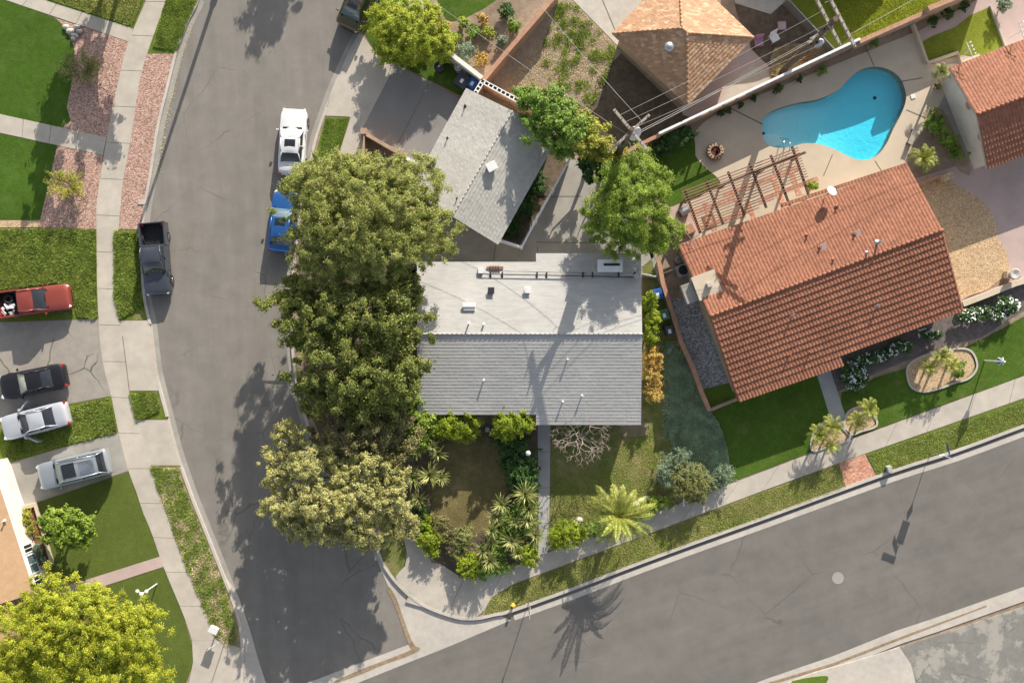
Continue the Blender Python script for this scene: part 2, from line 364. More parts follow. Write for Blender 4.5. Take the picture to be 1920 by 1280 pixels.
M['lf_grassy'] = leafmat('grass_blades', (.14, .18, .03), (.20, .235, .05), (.32, .29, .12), .2)
M['lf_dryb'] = leafmat('dry_blades', (.25, .19, .10), (.38, .30, .17), (.5, .42, .27), .2)
M['lf_wisp'] = leafmat('wispy_leaves', (.08, .09, .03), (.14, .15, .05), (.24, .24, .09))
# ------------------------------------------------------------------ the setting: ground, streets, walks, lawns
POOL = smooth([(1428, 243), (1430, 226), (1442, 212), (1462, 203), (1496, 193), (1535, 186), (1570, 170), (1592, 148), (1613, 132), (1640, 125), (1668, 131), (1688, 147), (1698, 172), (1698, 192), (1688, 218), (1676, 240), (1662, 270), (1645, 291), (1622, 300), (1598, 296), (1570, 282), (1540, 271), (1508, 269), (1480, 276), (1456, 277), (1436, 268)], 4, True)
POOLW = [P(a, b, .15) for a, b in POOL]
def sheet(name, pts, layer, mat, holes=(), kind='structure', label=None, thick=.06, sm=0, z=None):
    if sm: pts = smooth(pts, sm, True)
    z = (.124+.008*layer) if z is None else z
    mb = MB().prism(PL(pts, z), z-thick, z, holes)
    o = mb.build(name, M[mat]); tag(o, kind=kind)
    if label: o['label'] = label
    return o
# far ground, with the pool cut out
mb = MB().prism([(-400, -400), (400, -400), (400, 400), (-400, 400)], -.5, -.05, [POOLW])
tag(mb.build('ground', M['dirt']), kind='structure')
LK = [(400, -160), (384, -60), (375, 0), (357, 37), (342, 75), (332, 107), (315, 175), (300, 237), (287, 320), (276, 385), (271, 430), (270, 500), (275, 560), (285, 607), (291, 660), (297, 702), (317, 780), (337, 855), (362, 927), (375, 960), (400, 1022), (425, 1085), (442, 1130), (455, 1180), (458, 1240), (456, 1290), (450, 1400)]
LKs = smooth(LK, 4)
RK = [(745, -160), (722, -60), (705, 0), (680, 50), (660, 87), (635, 140), (620, 175), (607, 212), (590, 262), (578, 320), (562, 400), (552, 475), (545, 540), (545, 620), (552, 700), (570, 780), (600, 860), (640, 930), (680, 985), (702, 1022), (716, 1055), (735, 1084), (752, 1103), (770, 1119), (800, 1139), (850, 1157), (880, 1161), (905, 1159)]
NK = [(905, 1159), (930, 1153), (960, 1146), (1080, 1103), (1170, 1068), (1300, 1020), (1440, 970), (1665, 888), (1790, 848), (1920, 800), (2000, 772), (2200, 700)]
SE = [(300, 1640), (1300, 1325), (1440, 1271), (1560, 1230), (1680, 1182), (1747, 1160), (1915, 1101), (2000, 1073), (2200, 1003)]
RKs = smooth(RK, 4); NKs = smooth(NK, 3)
sheet('west_street', LKs + [(500, 1600), (700, 1600), (900, 1400), (940, 1200)] + RKs[::-1], 0, 'road_w', z=0.0, thick=.3)
sheet('south_street', [(300, 1390), (572, 1281), (767, 1208), (830, 1205), (960, 1158)] + offset(NKs, 10)[4:] + SE[::-1], 0, 'road_s', z=0.005, thick=.3)
# gutters and the cross gutter
gut = MB()
gn = offset(NKs, 17)
gut.prism(PL(NKs[6:] + gn[::-1][:len(gn)-6]), -.04, .011)
tag(gut.build('gutter', M['kerb']), kind='structure')
sheet('gutter', [(702, 1026), (716, 1058), (735, 1087), (752, 1106), (770, 1122), (800, 1142), (850, 1160), (880, 1164), (905, 1162), (940, 1154), (958, 1162), (840, 1212), (782, 1235), (767, 1207), (735, 1115), (712, 1062), (704, 1040)], 0, 'kerb', z=.013)
sheet('cross_gutter', [(430, 1340), (572, 1281), (766, 1208), (784, 1234), (650, 1288), (560, 1330)], 0, 'kerb', z=.017)
sheet('gutter_stain_and_shade', smooth([(728, 1098), (742, 1118), (757, 1160), (772, 1200), (781, 1214), (772, 1218), (764, 1203), (750, 1163), (736, 1125), (726, 1108)], 3, True), 0, 'stain', z=.022)
sheet('gutter_stain_and_shade', smooth([(781, 1212), (787, 1218), (760, 1231), (720, 1245), (680, 1262), (630, 1280), (628, 1276), (680, 1253), (730, 1234), (765, 1220)], 3, True), 0, 'stain', z=.026)
sheet('gutter_stain_and_shade', NKs[6:] + offset(NKs, 7)[::-1][:len(gn)-6], 0, 'road_s', z=.016)  # kerb shadow painted along the gutter as a dark asphalt strip
g2 = offset(SE, 26)
sheet('gutter', SE + g2[::-1], 0, 'kerb', z=.011)
sheet('gutter_stain_and_shade', [(1440, 1279), (1560, 1243), (1700, 1189), (1850, 1134), (1850, 1137), (1700, 1194), (1562, 1248), (1440, 1285)], 0, 'stain', z=.016)
sheet('gutter', smooth([(425, 1084), (440, 1105), (455, 1140), (470, 1185), (484, 1235), (500, 1285), (515, 1340)], 3) + [(440, 1340), (452, 1240), (450, 1185), (440, 1135)], 0, 'kerb', z=.012)
sheet('gutter', offset(LKs, -9)[8:92] + LKs[8:92][::-1], 0, 'conc_dark', z=.008)
sheet('gutter', offset(RKs, 9)[:80] + RKs[:80][::-1], 0, 'conc_dark', z=.009)
def kerb(line, w, a=0, b=None, drops=()):
    ln = line[a:b]; of = offset(ln, w); k = MB()
    n = len(ln)
    for i in range(n-1):
        p = [P(*ln[i]), P(*ln[i+1]), P(*of[i+1]), P(*of[i])]
        mx, my = (ln[i][0]+ln[i+1][0])/2, (ln[i][1]+ln[i+1][1])/2
        h = .17
        for (y0, y1) in drops:
            if y0 < my < y1: h = .03
        k.prism([(q.x, q.y) for q in p], -.04, h)
    tag(k.build('kerb', M['kerb']), kind='structure')
kerb(LKs, 5, drops=[(612, 728), (772, 872)])
kerb(RKs, -5, drops=[(70, 205)])
kerb(NKs, -6)
# lots
sheet('lot_ground', offset(LKs, 4) + [(300, 1500), (-300, 1500), (-300, -160)], 0, 'dirt', z=.112, thick=.2)
sheet('lot_ground', offset(RKs, -4) + offset(NKs, -5) + [(2400, -160)], 0, 'dirt', [POOLW], z=.112, thick=.2)
sheet('alley', [(1687, 1213), (1757, 1191), (1915, 1138), (2200, 1040), (2200, 1500), (1760, 1500), (1722, 1300), (1708, 1245)], 0, 'alley', z=.03)
sheet('pavement', [(1687, 1213), (1708, 1245), (1722, 1300), (1740, 1400), (1400, 1400), (1440, 1296), (1520, 1262), (1600, 1240)], 0, 'kerb', z=.06, thick=.1)
sheet('lawn', smooth([(1480, 1284), (1500, 1273), (1530, 1268), (1553, 1268), (1545, 1290), (1530, 1340), (1470, 1340)], 3, True), 0, 'lawn', z=.10, thick=.1)
def walk(name, left, right, mat='conc', step=1.5, z=.146, gap=.035):
    """pavement slabs between two edge polylines, a joint every step metres"""
    def res(l, n):
        q = [P(*p, z) for p in l]; d = [0]
        for i in range(1, len(q)): d.append(d[-1]+(q[i]-q[i-1]).length)
        o = []
        for k in n:
            s = k*d[-1]; i = 0
            while i < len(q)-2 and d[i+1] < s: i += 1
            f = (s-d[i])/max(1e-6, d[i+1]-d[i]); o.append(q[i].lerp(q[i+1], f))
        return o, d[-1]
    _, tot = res(left, [0]); n = max(1, round(tot/step)); g = gap/tot/2; mb = MB()
    for k in range(n):
        sub = 3; ks = [k/n+g+(1/n-2*g)*j/sub for j in range(sub+1)]
        a, _ = res(left, ks); b, _ = res(right, ks)
        mb.prism([(p.x, p.y) for p in a]+[(p.x, p.y) for p in b[::-1]], z-.05, z)
    # joint bed just beneath
    mb2 = MB(); a, _ = res(left, [i/60 for i in range(61)]); b, _ = res(right, [i/60 for i in range(61)])
    mb2.prism([(p.x, p.y) for p in a]+[(p.x, p.y) for p in b[::-1]], z-.06, z-.012)
    tag(mb2.build(name+'_joint', M['joint']), kind='structure')
    return tag(mb.build(name, M[mat]), kind='structure')
SL = smooth([(300, -60), (275, 0), (240, 80), (222, 150), (200, 260), (190, 320), (181, 380), (181, 430), (182, 540), (185, 600), (187, 640), (195, 690), (208, 740), (222, 810), (240, 880), (255, 920), (268, 960), (285, 1000), (300, 1045), (320, 1095), (345, 1155), (360, 1200)], 3)
SR = smooth([(338, -60), (313, 0), (283, 80), (262, 150), (247, 250), (236, 310), (229, 350), (222, 430), (215, 470), (215, 560), (224, 600), (230, 640), (237, 700), (243, 735), (256, 790), (281, 870), (300, 930), (313, 965), (335, 1030), (360, 1090), (385, 1150), (405, 1200)], 3)
walk('sidewalk', SL, SR, step=2.6)
sheet('sidewalk', [(360, 1199), (405, 1199), (452, 1215), (455, 1290), (450, 1360), (340, 1360), (362, 1240)], 2, 'conc')
# west parkway strip
def strip(name, y0, y1, layer, mat):
    a = [p for p in SR if y0 <= p[1] <= y1]; b = [p for p in offset(LKs, 4) if y0 <= p[1] <= y1]
    def at(l, y):
        for p, q in zip(l, l[1:]):
            if p[1] <= y <= q[1]: f = (y-p[1])/(q[1]-p[1]); return (p[0]+(q[0]-p[0])*f, y)
        return l[0] if y < l[0][1] else l[-1]
    a = [at(SR, y0)]+a+[at(SR, y1)]; b = [at(offset(LKs, 4), y0)]+b+[at(offset(LKs, 4), y1)]
    return sheet(name, a+b[::-1], layer, mat)
strip('lawn', -60, 100, 1, 'lawn'); strip('gravel', 101, 430, 1, 'gravel_pink'); strip('lawn', 431, 600, 1, 'weedbase')
strip('driveway_apron', 601, 732, 2, 'conc'); strip('lawn', 733, 786, 1, 'weedbase'); strip('driveway_apron', 787, 872, 2, 'conc')
strip('lawn', 873, 1200, 1, 'parkdry')
sheet('lawn', [(404, 1199), (432, 1199), (449, 1214), (425, 1214)], 1, 'parkdry')
sheet('driveway_joint', [(229, 630), (230.5, 630), (243.5, 735), (242, 735)], 3, 'joint')
sheet('parkway', [(583, 335), (640, 310), (680, 310), (800, 330), (800, 520), (780, 560), (560, 580), (560, 480), (572, 400)], 0, 'dirt_dark_and_shade')
# west lots
sheet('lawn', [(82, -60), (300, -60), (272, 0), (250, 54), (82, 1)], 1, 'lawn')
walk('path', [(-40, -34), (82, 0), (250, 54)], [(-60, -20), (10, 0), (243, 79)], 'conc', 2.0, .142)
sheet('lawn', smooth([(-80, -20), (10, 1), (104, 35), (125, 60), (137, 85), (140, 105), (136, 147), (125, 200), (116, 240), (-80, 200)], 2, True), 1, 'turf')
walk('path', [(-60, 199), (0, 214), (200, 258)], [(-60, 237), (0, 249), (193, 291)], 'conc', 2.2, .142)
sheet('gravel', [(106, 36), (242, 78), (200, 258), (108, 239), (118, 200), (130, 147), (135, 105), (120, 60)], .5, 'gravel_pink')
sheet('gravel', [(108, 273), (193, 291), (181, 380), (181, 430), (78, 426), (70, 413), (86, 350)], .5, 'gravel_pink')
sheet('lawn', [(-80, 236), (0, 251), (107, 273), (90, 350), (75, 412), (-80, 411)], 1, 'turf')
sheet('gravel', [(-80, 413), (75, 414), (77, 426), (-80, 427)], 2, 'gravel_tan')
sheet('lawn', [(-80, 429), (181, 431), (184, 597), (-80, 606)], 1, 'weedbase')
sheet('driveway', [(-80, 607), (186, 598), (195, 690), (209, 742), (150, 753), (-80, 800)], 2, 'conc_crk')
sheet('lawn', [(-80, 802), (150, 754), (209, 743), (222, 810), (118, 838), (15, 868), (-80, 878)], 1, 'weedbase')
sheet('driveway', [(-80, 880), (15, 869), (118, 839), (222, 811), (241, 882), (72, 940), (-80, 975)], 2, 'conc_dark')
sheet('lawn', [(-80, 977), (72, 941), (241, 884), (268, 960), (301, 1042), (162, 1086), (-80, 1130)], 1, 'turf_b')
sheet('path', [(302, 1042), (306, 1062), (195, 1098), (60, 1140), (55, 1118), (163, 1086)], 3, 'drive_pink')
sheet('lawn', smooth([(306, 1064), (345, 1158), (362, 1215), (362, 1245), (345, 1290), (300, 1400), (-80, 1400), (-80, 1180), (60, 1142)], 1), 1, 'turf_b')
# corner lot
walk('sidewalk', [(800, 1052), (830, 1058), (870, 1086), (915, 1078), (960, 1063), (1015, 1040), (1090, 1012), (1230, 960), (1375, 905), (1480, 865), (1600, 822), (1920, 705), (2200, 604)],
     [(760, 1128), (800, 1140), (850, 1156), (902, 1158), (917, 1122), (960, 1095), (1010, 1076), (1240, 991), (1445, 914), (1600, 858), (1622, 850), (1920, 746), (2200, 645)], step=3.0)
sheet('sidewalk', smooth([(742, 962), (765, 962), (782, 1010), (806, 1043), (806, 1080), (770, 1112), (752, 1098), (742, 1080), (758, 1062), (763, 1035), (752, 995)], 2, True), 3, 'conc')
sheet('lawn', smooth([(700, 1008), (740, 980), (752, 995), (763, 1035), (757, 1062), (741, 1082), (722, 1056), (706, 1026)], 2, True), 1, 'lawn_dry')
sheet('lawn', [(908, 1152), (917, 1124), (960, 1097), (1010, 1078), (1240, 993), (1445, 916), (1572, 869), (1585, 914), (1440, 965), (1300, 1014), (1170, 1062), (1080, 1097), (960, 1140)], 1, 'lawn_dry')
sheet('brick_pad', [(1573, 868), (1622, 851), (1642, 893), (1586, 913)], 2, 'brick')
sheet('lawn', [(1624, 851), (1920, 748), (2200, 647), (2200, 694), (1920, 794), (1790, 842), (1665, 882), (1644, 891)], 1, 'lawn')
# north driveway
walk('driveway', [(677, 62), (690, 80), (703, 100), (742, 121)], [(640, 134), (620, 178), (607, 217), (655, 219)], 'conc', 4.0, .142)
sheet('driveway', [(742, 121), (676, 248), (680, 268), (678, 306), (630, 312), (642, 270), (657, 221), (654, 218), (690, 170)], 2, 'conc', z=.139)
sheet('driveway', smooth([(743, 121), (865, 186), (840, 230), (790, 312), (683, 246), (678, 243), (710, 185)], 1), 3, 'conc_painted_shade')  # shaded part of the driveway, darkened by colour; nothing casts this shade
sheet('driveway_joint', [(803, 157), (805, 158), (746, 272), (744, 271)], 4, 'joint')
sheet('lawn', [(610, 220), (656, 221), (641, 270), (629, 312), (620, 340), (583, 340), (592, 288)], 1, 'lawn')
sheet('lawn', [(728, -60), (760, -20), (762, 0), (775, 40), (870, 150), (868, 182), (742, 119), (702, 98), (683, 60), (709, 0)], 1, 'lawn_rich')
sheet('path', [(762, -30), (822, -30), (803, 4), (790, 22), (768, 18)], 2, 'conc')
sheet('lawn', smooth([(824, -40), (950, -40), (928, 2), (880, 30), (848, 40), (828, 22)], 2, True), 1, 'lawn_rich')
sheet('soil_bed', [(800, 40), (850, 42), (950, -10), (1035, -10), (905, 150), (850, 115)], 0, 'dirt')
sheet('back_yard', [(1040, -30), (1080, -10), (1190, 100), (1290, 200), (1300, 235), (1160, 300), (1080, 300), (960, 200), (908, 150)], .5, 'dryyard')
sheet('driveway', [(1069, -5), (1055, -50), (1260, -80), (1205, 0), (1156, 64), (1164, 90), (1158, 86)], 3, 'kerb')
sheet('driveway_joint', [(1120, -20), (1122, -20), (1160, 70), (1158, 70)], 4, 'joint')
sheet('yard_slab', [(1372, -40), (1378, 6), (1445, 27), (1478, -2), (1478, -40)], 3, 'kerb')
sheet('soil_bed', [(1120, 145), (1165, 100), (1300, 230), (1180, 280), (1100, 220)], 1, 'dirt_dark_and_shade')
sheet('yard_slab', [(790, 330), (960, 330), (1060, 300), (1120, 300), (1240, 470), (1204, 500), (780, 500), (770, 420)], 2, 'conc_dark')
sheet('soil_bed', [(1032, 280), (1064, 305), (975, 458), (936, 446)], 3, 'dirt_dark_and_shade')
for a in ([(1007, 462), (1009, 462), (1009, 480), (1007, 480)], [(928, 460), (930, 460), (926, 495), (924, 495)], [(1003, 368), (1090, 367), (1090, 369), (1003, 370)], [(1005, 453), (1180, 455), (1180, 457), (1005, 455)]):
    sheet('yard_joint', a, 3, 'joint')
sheet('soil_bed', [(560, 560), (800, 500), (800, 800), (1010, 800), (1010, 1060), (870, 1084), (800, 1040), (770, 990), (735, 975), (690, 990), (620, 860), (575, 760)], 0, 'dirt_dark_and_shade')
sheet('lawn', smooth([(812, 850), (860, 822), (920, 822), (962, 850), (965, 900), (945, 935), (930, 985), (880, 1000), (830, 975), (806, 935), (800, 890)], 3, True), 1, 'lawn_brown')
walk('path', [(1008, 780), (1009, 900), (1010, 1000), (1009, 1050)], [(1032, 780), (1031, 900), (1029, 1000), (1026, 1046)], 'conc_path', 2.4, .142)
sheet('lawn', [(1033, 790), (1205, 790), (1205, 480), (1240, 480), (1330, 770), (1380, 895), (1240, 948), (1100, 1000), (1030, 1030)], 1, 'lawn_dry')
sheet('soil_bed', [(1160, 796), (1214, 792), (1216, 815), (1170, 820)], 2, 'dirt')
sheet('soil_bed', smooth([(1190, 948), (1240, 928), (1262, 945), (1200, 972), (1080, 1010), (1060, 1000), (1110, 985)], 2, True), 2, 'dirt')
# east lots
sheet('side_yard', [(1216, 470), (1245, 470), (1290, 480), (1340, 575), (1385, 740), (1330, 768), (1245, 560)], 2, 'gravel_grey')
sheet('side_yard', [(1222, 468), (1275, 460), (1320, 510), (1338, 560), (1254, 560)], 3, 'dirt')
sheet('lawn', [(1318, 730), (1372, 716), (1383, 742), (1333, 764)], 4, 'lawn')
sheet('pool_deck', smooth([(1300, 268), (1306, 244), (1330, 222), (1370, 200)], 3) + [(1712, 62), (1745, 120), (1800, 120), (1760, 200), (1730, 240), (1702, 290), (1702, 330), (1560, 395), (1460, 400), (1280, 470), (1262, 400), (1270, 385)] + smooth([(1330, 352), (1350, 348), (1346, 334), (1322, 314), (1304, 292), (1300, 268)], 3)[:-1], 2, 'deck', [POOLW])
for a in ([(1640, 302), (1642, 302), (1660, 330), (1658, 330)], [(1560, 290), (1562, 290), (1545, 330), (1543, 330)], [(1620, 84), (1622, 84), (1640, 124), (1638, 124)], [(1700, 205), (1735, 220), (1734, 222), (1699, 207)], [(1370, 202), (1430, 232), (1429, 234), (1369, 204)], [(1690, 152), (1730, 145), (1730, 147), (1691, 154)]):
    sheet('deck_joint', a, 3, 'joint')
sheet('patio', [(1272, 388), (1352, 346), (1360, 340), (1500, 286), (1562, 375), (1470, 400), (1400, 420), (1290, 470)], 3, 'deck')
u = Vector((.938, -.347)); n_ = Vector((-.347, -.938))
mbp = MB()
for (x, y, l, wd, al) in ((1290, 398, 95, 9, 0), (1355, 362, 150, 9, 0), (1300, 428, 110, 9, 0), (1420, 372, 120, 9, 0), (1378, 350, 60, 10, 1), (1452, 325, 70, 10, 1), (1326, 378, 55, 10, 1), (1405, 375, 50, 8, 1), (1483, 308, 60, 10, 1), (1300, 392, 45, 12, 1)):
    d = Vector((.938, -.347)) if al == 0 else Vector((.347, .938)); e = Vector((-d.y, d.x)); c = Vector((x, y))
    z = .160 if al == 0 else .166
    mbp.prism(PL([c, c+d*l, c+d*l+e*wd, c+e*wd], z), z-.02, z)
tag(mbp.build('patio_brick_bands', M['brick']), kind='structure')
sheet('patio', [(1250, 392), (1282, 378), (1312, 440), (1276, 458)], 4, 'drive_pink', z=.172)
sheet('lawn', smooth([(1215, 296), (1260, 262), (1300, 250), (1304, 292), (1322, 314), (1344, 334), (1346, 347), (1275, 388), (1256, 386), (1225, 340)], 2, True), 3, 'lawn_rich')
sheet('lawn', [(1552, -60), (1860, -60), (1800, 0), (1715, 42), (1610, 84), (1570, 98), (1475, 0), (1462, -30)], 1, 'lawn_y')
sheet('back_yard', [(1370, -20), (1462, -20), (1474, 0), (1568, 98), (1500, 126), (1440, 145), (1400, 90)], 1, 'dirt_dark_and_shade')  # yard dirt with the shade put into its colour
sheet('yard_slab', [(1400, 60), (1408, 92), (1452, 135), (1445, 150), (1300, 222), (1280, 215), (1275, 160)], 3, 'drive_pink')
sheet('yard_slab', [(1370, 160), (1410, 120), (1450, 140), (1445, 150), (1345, 198)], 4, 'conc')
sheet('soil_bed', smooth([(1452, 92), (1490, 86), (1540, 88), (1565, 99), (1500, 126), (1446, 148), (1444, 120)], 2, True), 5, 'dryyard')
sheet('soil_bed', [(1722, 58), (1870, -20), (1960, -20), (1960, 90), (1860, 100), (1768, 120), (1740, 118)], 1, 'drive_pink')
sheet('lawn', smooth([(1728, 80), (1748, 68), (1790, 52), (1818, 30), (1858, 12), (1868, 30), (1886, 84), (1838, 108), (1806, 103), (1744, 118)], 1, True), 3, 'lawn_y')
sheet('soil_bed', smooth([(1738, 204), (1768, 206), (1790, 250), (1822, 318), (1800, 322), (1735, 232)], 2, True), 3, 'dirt')
sheet('yard_slab', [(1762, 118), (1960, 90), (1960, 330), (1790, 333), (1800, 322), (1735, 230), (1745, 190)], 1, 'conc_dark', z=.128)
sheet('driveway', [(1700, 340), (1830, 300), (1960, 290), (1960, 535), (1905, 530), (1892, 512), (1790, 570), (1700, 500)], 2, 'drive_pink')
sheet('gravel', smooth([(1722, 345), (1760, 333), (1790, 345), (1830, 368), (1860, 400), (1872, 445), (1893, 510), (1800, 560), (1760, 480)], 2, True), 3, 'gravel_tan')
sheet('soil_bed', [(1470, 700), (1800, 560), (1960, 515), (1960, 565), (1915, 585), (1840, 632), (1760, 652), (1640, 700), (1600, 720), (1560, 740), (1525, 715)], 1, 'mulch')
sheet('lawn', [(1330, 775), (1390, 745), (1545, 690), (1562, 800), (1540, 840), (1375, 902)], 2, 'lawn_rich')
sheet('lawn', smooth([(1577, 760), (1578, 735), (1606, 730), (1640, 708), (1700, 690), (1760, 668), (1800, 655), (1840, 637), (1890, 610), (1960, 570), (1960, 690), (1920, 703), (1600, 820), (1590, 800)], 1), 2, 'lawn_rich')
sheet('path', [(1528, 690), (1556, 690), (1591, 797), (1600, 820), (1574, 830), (1562, 800)], 3, 'conc_path')
def bed(pts, mat, lab):
    """a gravel bed inside its raised concrete rim"""
    s = smooth(pts, 4, True); sheet('gravel', s, 4, mat)
    o = []; m = len(s)
    for i, p in enumerate(s):
        a, b = s[i-1], s[(i+1) % m]; dx, dy = b[0]-a[0], b[1]-a[1]; l = math.hypot(dx, dy) or 1
        o.append((p[0]+dy/l*3.5, p[1]-dx/l*3.5))
    area = sum(s[i-1][0]*s[i][1]-s[i][0]*s[i-1][1] for i in range(m))
    if area < 0: o = [(2*p[0]-q[0], 2*p[1]-q[1]) for p, q in zip(s, o)]
    mb = MB().prism(PL(o), .1, .24, [PL(s)])
    tag(mb.build('garden_edging', M['kerb']), lab, 'garden edging')
bed([(1700, 700), (1704, 684), (1722, 672), (1752, 662), (1790, 655), (1815, 658), (1826, 675), (1826, 692), (1812, 708), (1785, 716), (1762, 725), (1730, 732), (1708, 724)], 'gravel_tan', 'raised concrete rim around the kidney-shaped gravel bed in the dark front lawn')
bed([(1522, 842), (1524, 815), (1540, 795), (1562, 788), (1574, 800), (1590, 818), (1575, 828), (1546, 836)], 'gravel_tan', 'thin rim of the palm bed left of the grey front path')
bed([(1583, 795), (1590, 773), (1612, 764), (1632, 775), (1640, 796), (1612, 806), (1594, 812)], 'gravel_tan', 'thin rim of the palm bed right of the grey front path')
# manhole
o = MB().lathe(P(1571, 1083, .005), [(.43, 0), (.43, .012), (.38, .012), (.36, .006), (.30, .010), (.05, .014)], 28).build('manhole_cover', M['conc_dark']); tag(o, 'round manhole cover set in the asphalt of the wide lower street', 'manhole cover')
# ------------------------------------------------------------------ plants
def leafquads(pos, nrm, size, aspect=.55, rg=rng):
    n = len(pos); nrm = nrm/np.linalg.norm(nrm, axis=1, keepdims=True)
    t = rg.normal(size=(n, 3)); t -= nrm*(t*nrm).sum(1, keepdims=True); t /= np.linalg.norm(t, axis=1, keepdims=True)
    b = np.cross(nrm, t); s = size[:, None]
    V = np.stack([pos-t*s, pos-b*s*aspect+nrm*s*.12, pos+t*s, pos+b*s*aspect+nrm*s*.12], 1).reshape(-1, 3)
    return V, np.arange(n*4).reshape(n, 4)
def unit(n, up=.0):
    d = rng.normal(size=(n, 3)); d /= np.linalg.norm(d, axis=1, keepdims=True)
    if up: d[:, 2] = np.abs(d[:, 2])*(1-up)+d[:, 2]*up if up < 1 else np.abs(d[:, 2])
    return d
def crown(blobs, n, leaf, clump=.5, dens=1.0, fill=.25, fl=.6, reach=1.12, zr=1.2):
    """leaf sprays spread over the upper surface and inside of several lobes. blobs: (centre, rx, ry, rz)"""
    W = np.array([b[1]*b[2] for b in blobs]); W = W/W.sum(); cc = []; cn = []
    for b in blobs:
        k = max(7, int(dens*b[1]*b[2]*4.2/(clump*clump)*.95))
        d = unit(k); d[:, 2] = np.where(rng.random(k) < .72, np.abs(d[:, 2]), d[:, 2]*.7)
        rr = np.where(rng.random(k) < fill+.12, rng.uniform(.2, .82, k), rng.uniform(.80, reach, k)**1.0)
        rr += np.where(rng.random(k) < .3, np.abs(rng.normal(size=k))*.16, rng.normal(size=k)*.05)
        p = np.array(b[0])+d*rr[:, None]*np.array([b[1], b[2], b[3]])+rng.normal(size=(k, 3))*clump*.3*np.array([1, 1, zr]); cc.append(p); cn.append(d)
    cc = np.concatenate(cc); cn = np.concatenate(cn); K = len(cc)
    wt = rng.uniform(.3, 1.6, K); idx = rng.choice(K, n, p=wt/wt.sum()); cs = clump*rng.uniform(.4, 1.0, K)
    ax = cn+rng.normal(size=(K, 3))*.8; ax[:, 2] *= .5; ax /= np.linalg.norm(ax, axis=1, keepdims=True)
    g = rng.normal(size=(n, 3))*.42; al = rng.normal(size=n)*.55
    pos = cc[idx]+(g*np.array([1, 1, fl])+ax[idx]*al[:, None])*cs[idx][:, None]
    nr = cn[idx]*.45+g*.5+np.array([0, 0, .75])+rng.normal(size=(n, 3))*.5
    return pos, nr, leaf*rng.uniform(.6, 1.3, n), cc
def px_blobs(bl): # (px,py,z,rx_px,ry_px,rz_m) -> world
    out = []
    for (x, y, z, rx, ry, rz) in bl:
        k = (HC-z)/HC/SP; c = P(x, y, z); out.append(((c.x, c.y, c.z), rx*k, ry*k, rz))
    return out
def limbs(mb, base, targets, r0, fork=.45, n=5, wob=.25):
    base = Vector(base)
    for t in targets:
        t = Vector(t); a = base.lerp(t, .35)+Vector((random.uniform(-wob, wob), random.uniform(-wob, wob), (t-base).length*.12))
        b = base.lerp(t, .7)+Vector((random.uniform(-wob, wob), random.uniform(-wob, wob), (t-base).length*.06))
        mb.tube([base, a, b, t], [r0, r0*.65, r0*.35, r0*.12], n)
def tree(name, label, cat, base_px, trunk_h, trunk_r, bl, n, leaf, mat, bark='bark', clump=.5, dens=1.0, nl=14, group=None, fill=.25, twigs=0, aspect=.55, reach=1.12, zr=1.2):
    b0 = P(*base_px, .12); t = thing(name, label, cat, b0, group=group)
    blobs = px_blobs(bl); pos, nr, sz, cc = crown(blobs, n, leaf, clump, dens, fill, reach=reach, zr=zr)
    V, F = leafquads(pos, nr, sz, aspect); npmesh('crown', V, F, M[mat], t)
    mc = np.mean([b[0] for b in blobs], 0); fork = Vector((b0.x*.8+mc[0]*.2, b0.y*.8+mc[1]*.2, trunk_h))
    mb = MB().tube([b0, b0.lerp(fork, .5)+Vector((.06, -.05, 0)), fork], [trunk_r*1.3, trunk_r, trunk_r*.8], 9)
    mb.build('trunk', M[bark], t, smooth_=True)
    mb = MB(); tg = [b[0] for b in blobs]; tg = [tuple(x) for x in tg]
    limbs(mb, fork, tg, trunk_r*.55, wob=.3)
    for k in range(nl):
        c = cc[rng.integers(len(cc))]; j = min(range(len(tg)), key=lambda q: (tg[q][0]-c[0])**2+(tg[q][1]-c[1])**2)
        limbs(mb, Vector(tg[j]).lerp(fork, .3), [tuple(c)], trunk_r*.16, n=4, wob=.15)
    for k in range(twigs):
        c = cc[rng.integers(len(cc))]; d = unit(1, 1)[0]; mb.tube([c, c+d*clump*.8, c+d*clump*1.3+rng.normal(size=3)*.1], [.03, .02, .006], 4, False)
    mb.build('limbs', M[bark if not twigs else 'twig'], t)
    return t
def bush(name, label, cat, bl, n, leaf, mat, clump=.22, dens=1.3, group=None, fill=.3, aspect=.55, stem='bark'):
    blobs = px_blobs(bl); c = blobs[0][0]; t = thing(name, label, cat, (c[0], c[1], .12), group=group)
    pos, nr, sz, cc = crown(blobs, n, leaf, clump, dens, fill)
    pos[:, 2] = np.maximum(pos[:, 2], .14)
    V, F = leafquads(pos, nr, sz, aspect); npmesh('foliage', V, F, M[mat], t)
    mb = MB()
    for b in blobs:
        g = Vector((b[0][0], b[0][1], .1))
        for k in range(4):
            q = Vector(b[0])+Vector((random.uniform(-.5, .5)*b[1], random.uniform(-.5, .5)*b[2], .2*b[3])); mb.tube([g, g.lerp(q, .6)+Vector((.04, .02, 0)), q], [.03, .022, .012], 5)
    mb.build('stem', M[stem], t)
    return t
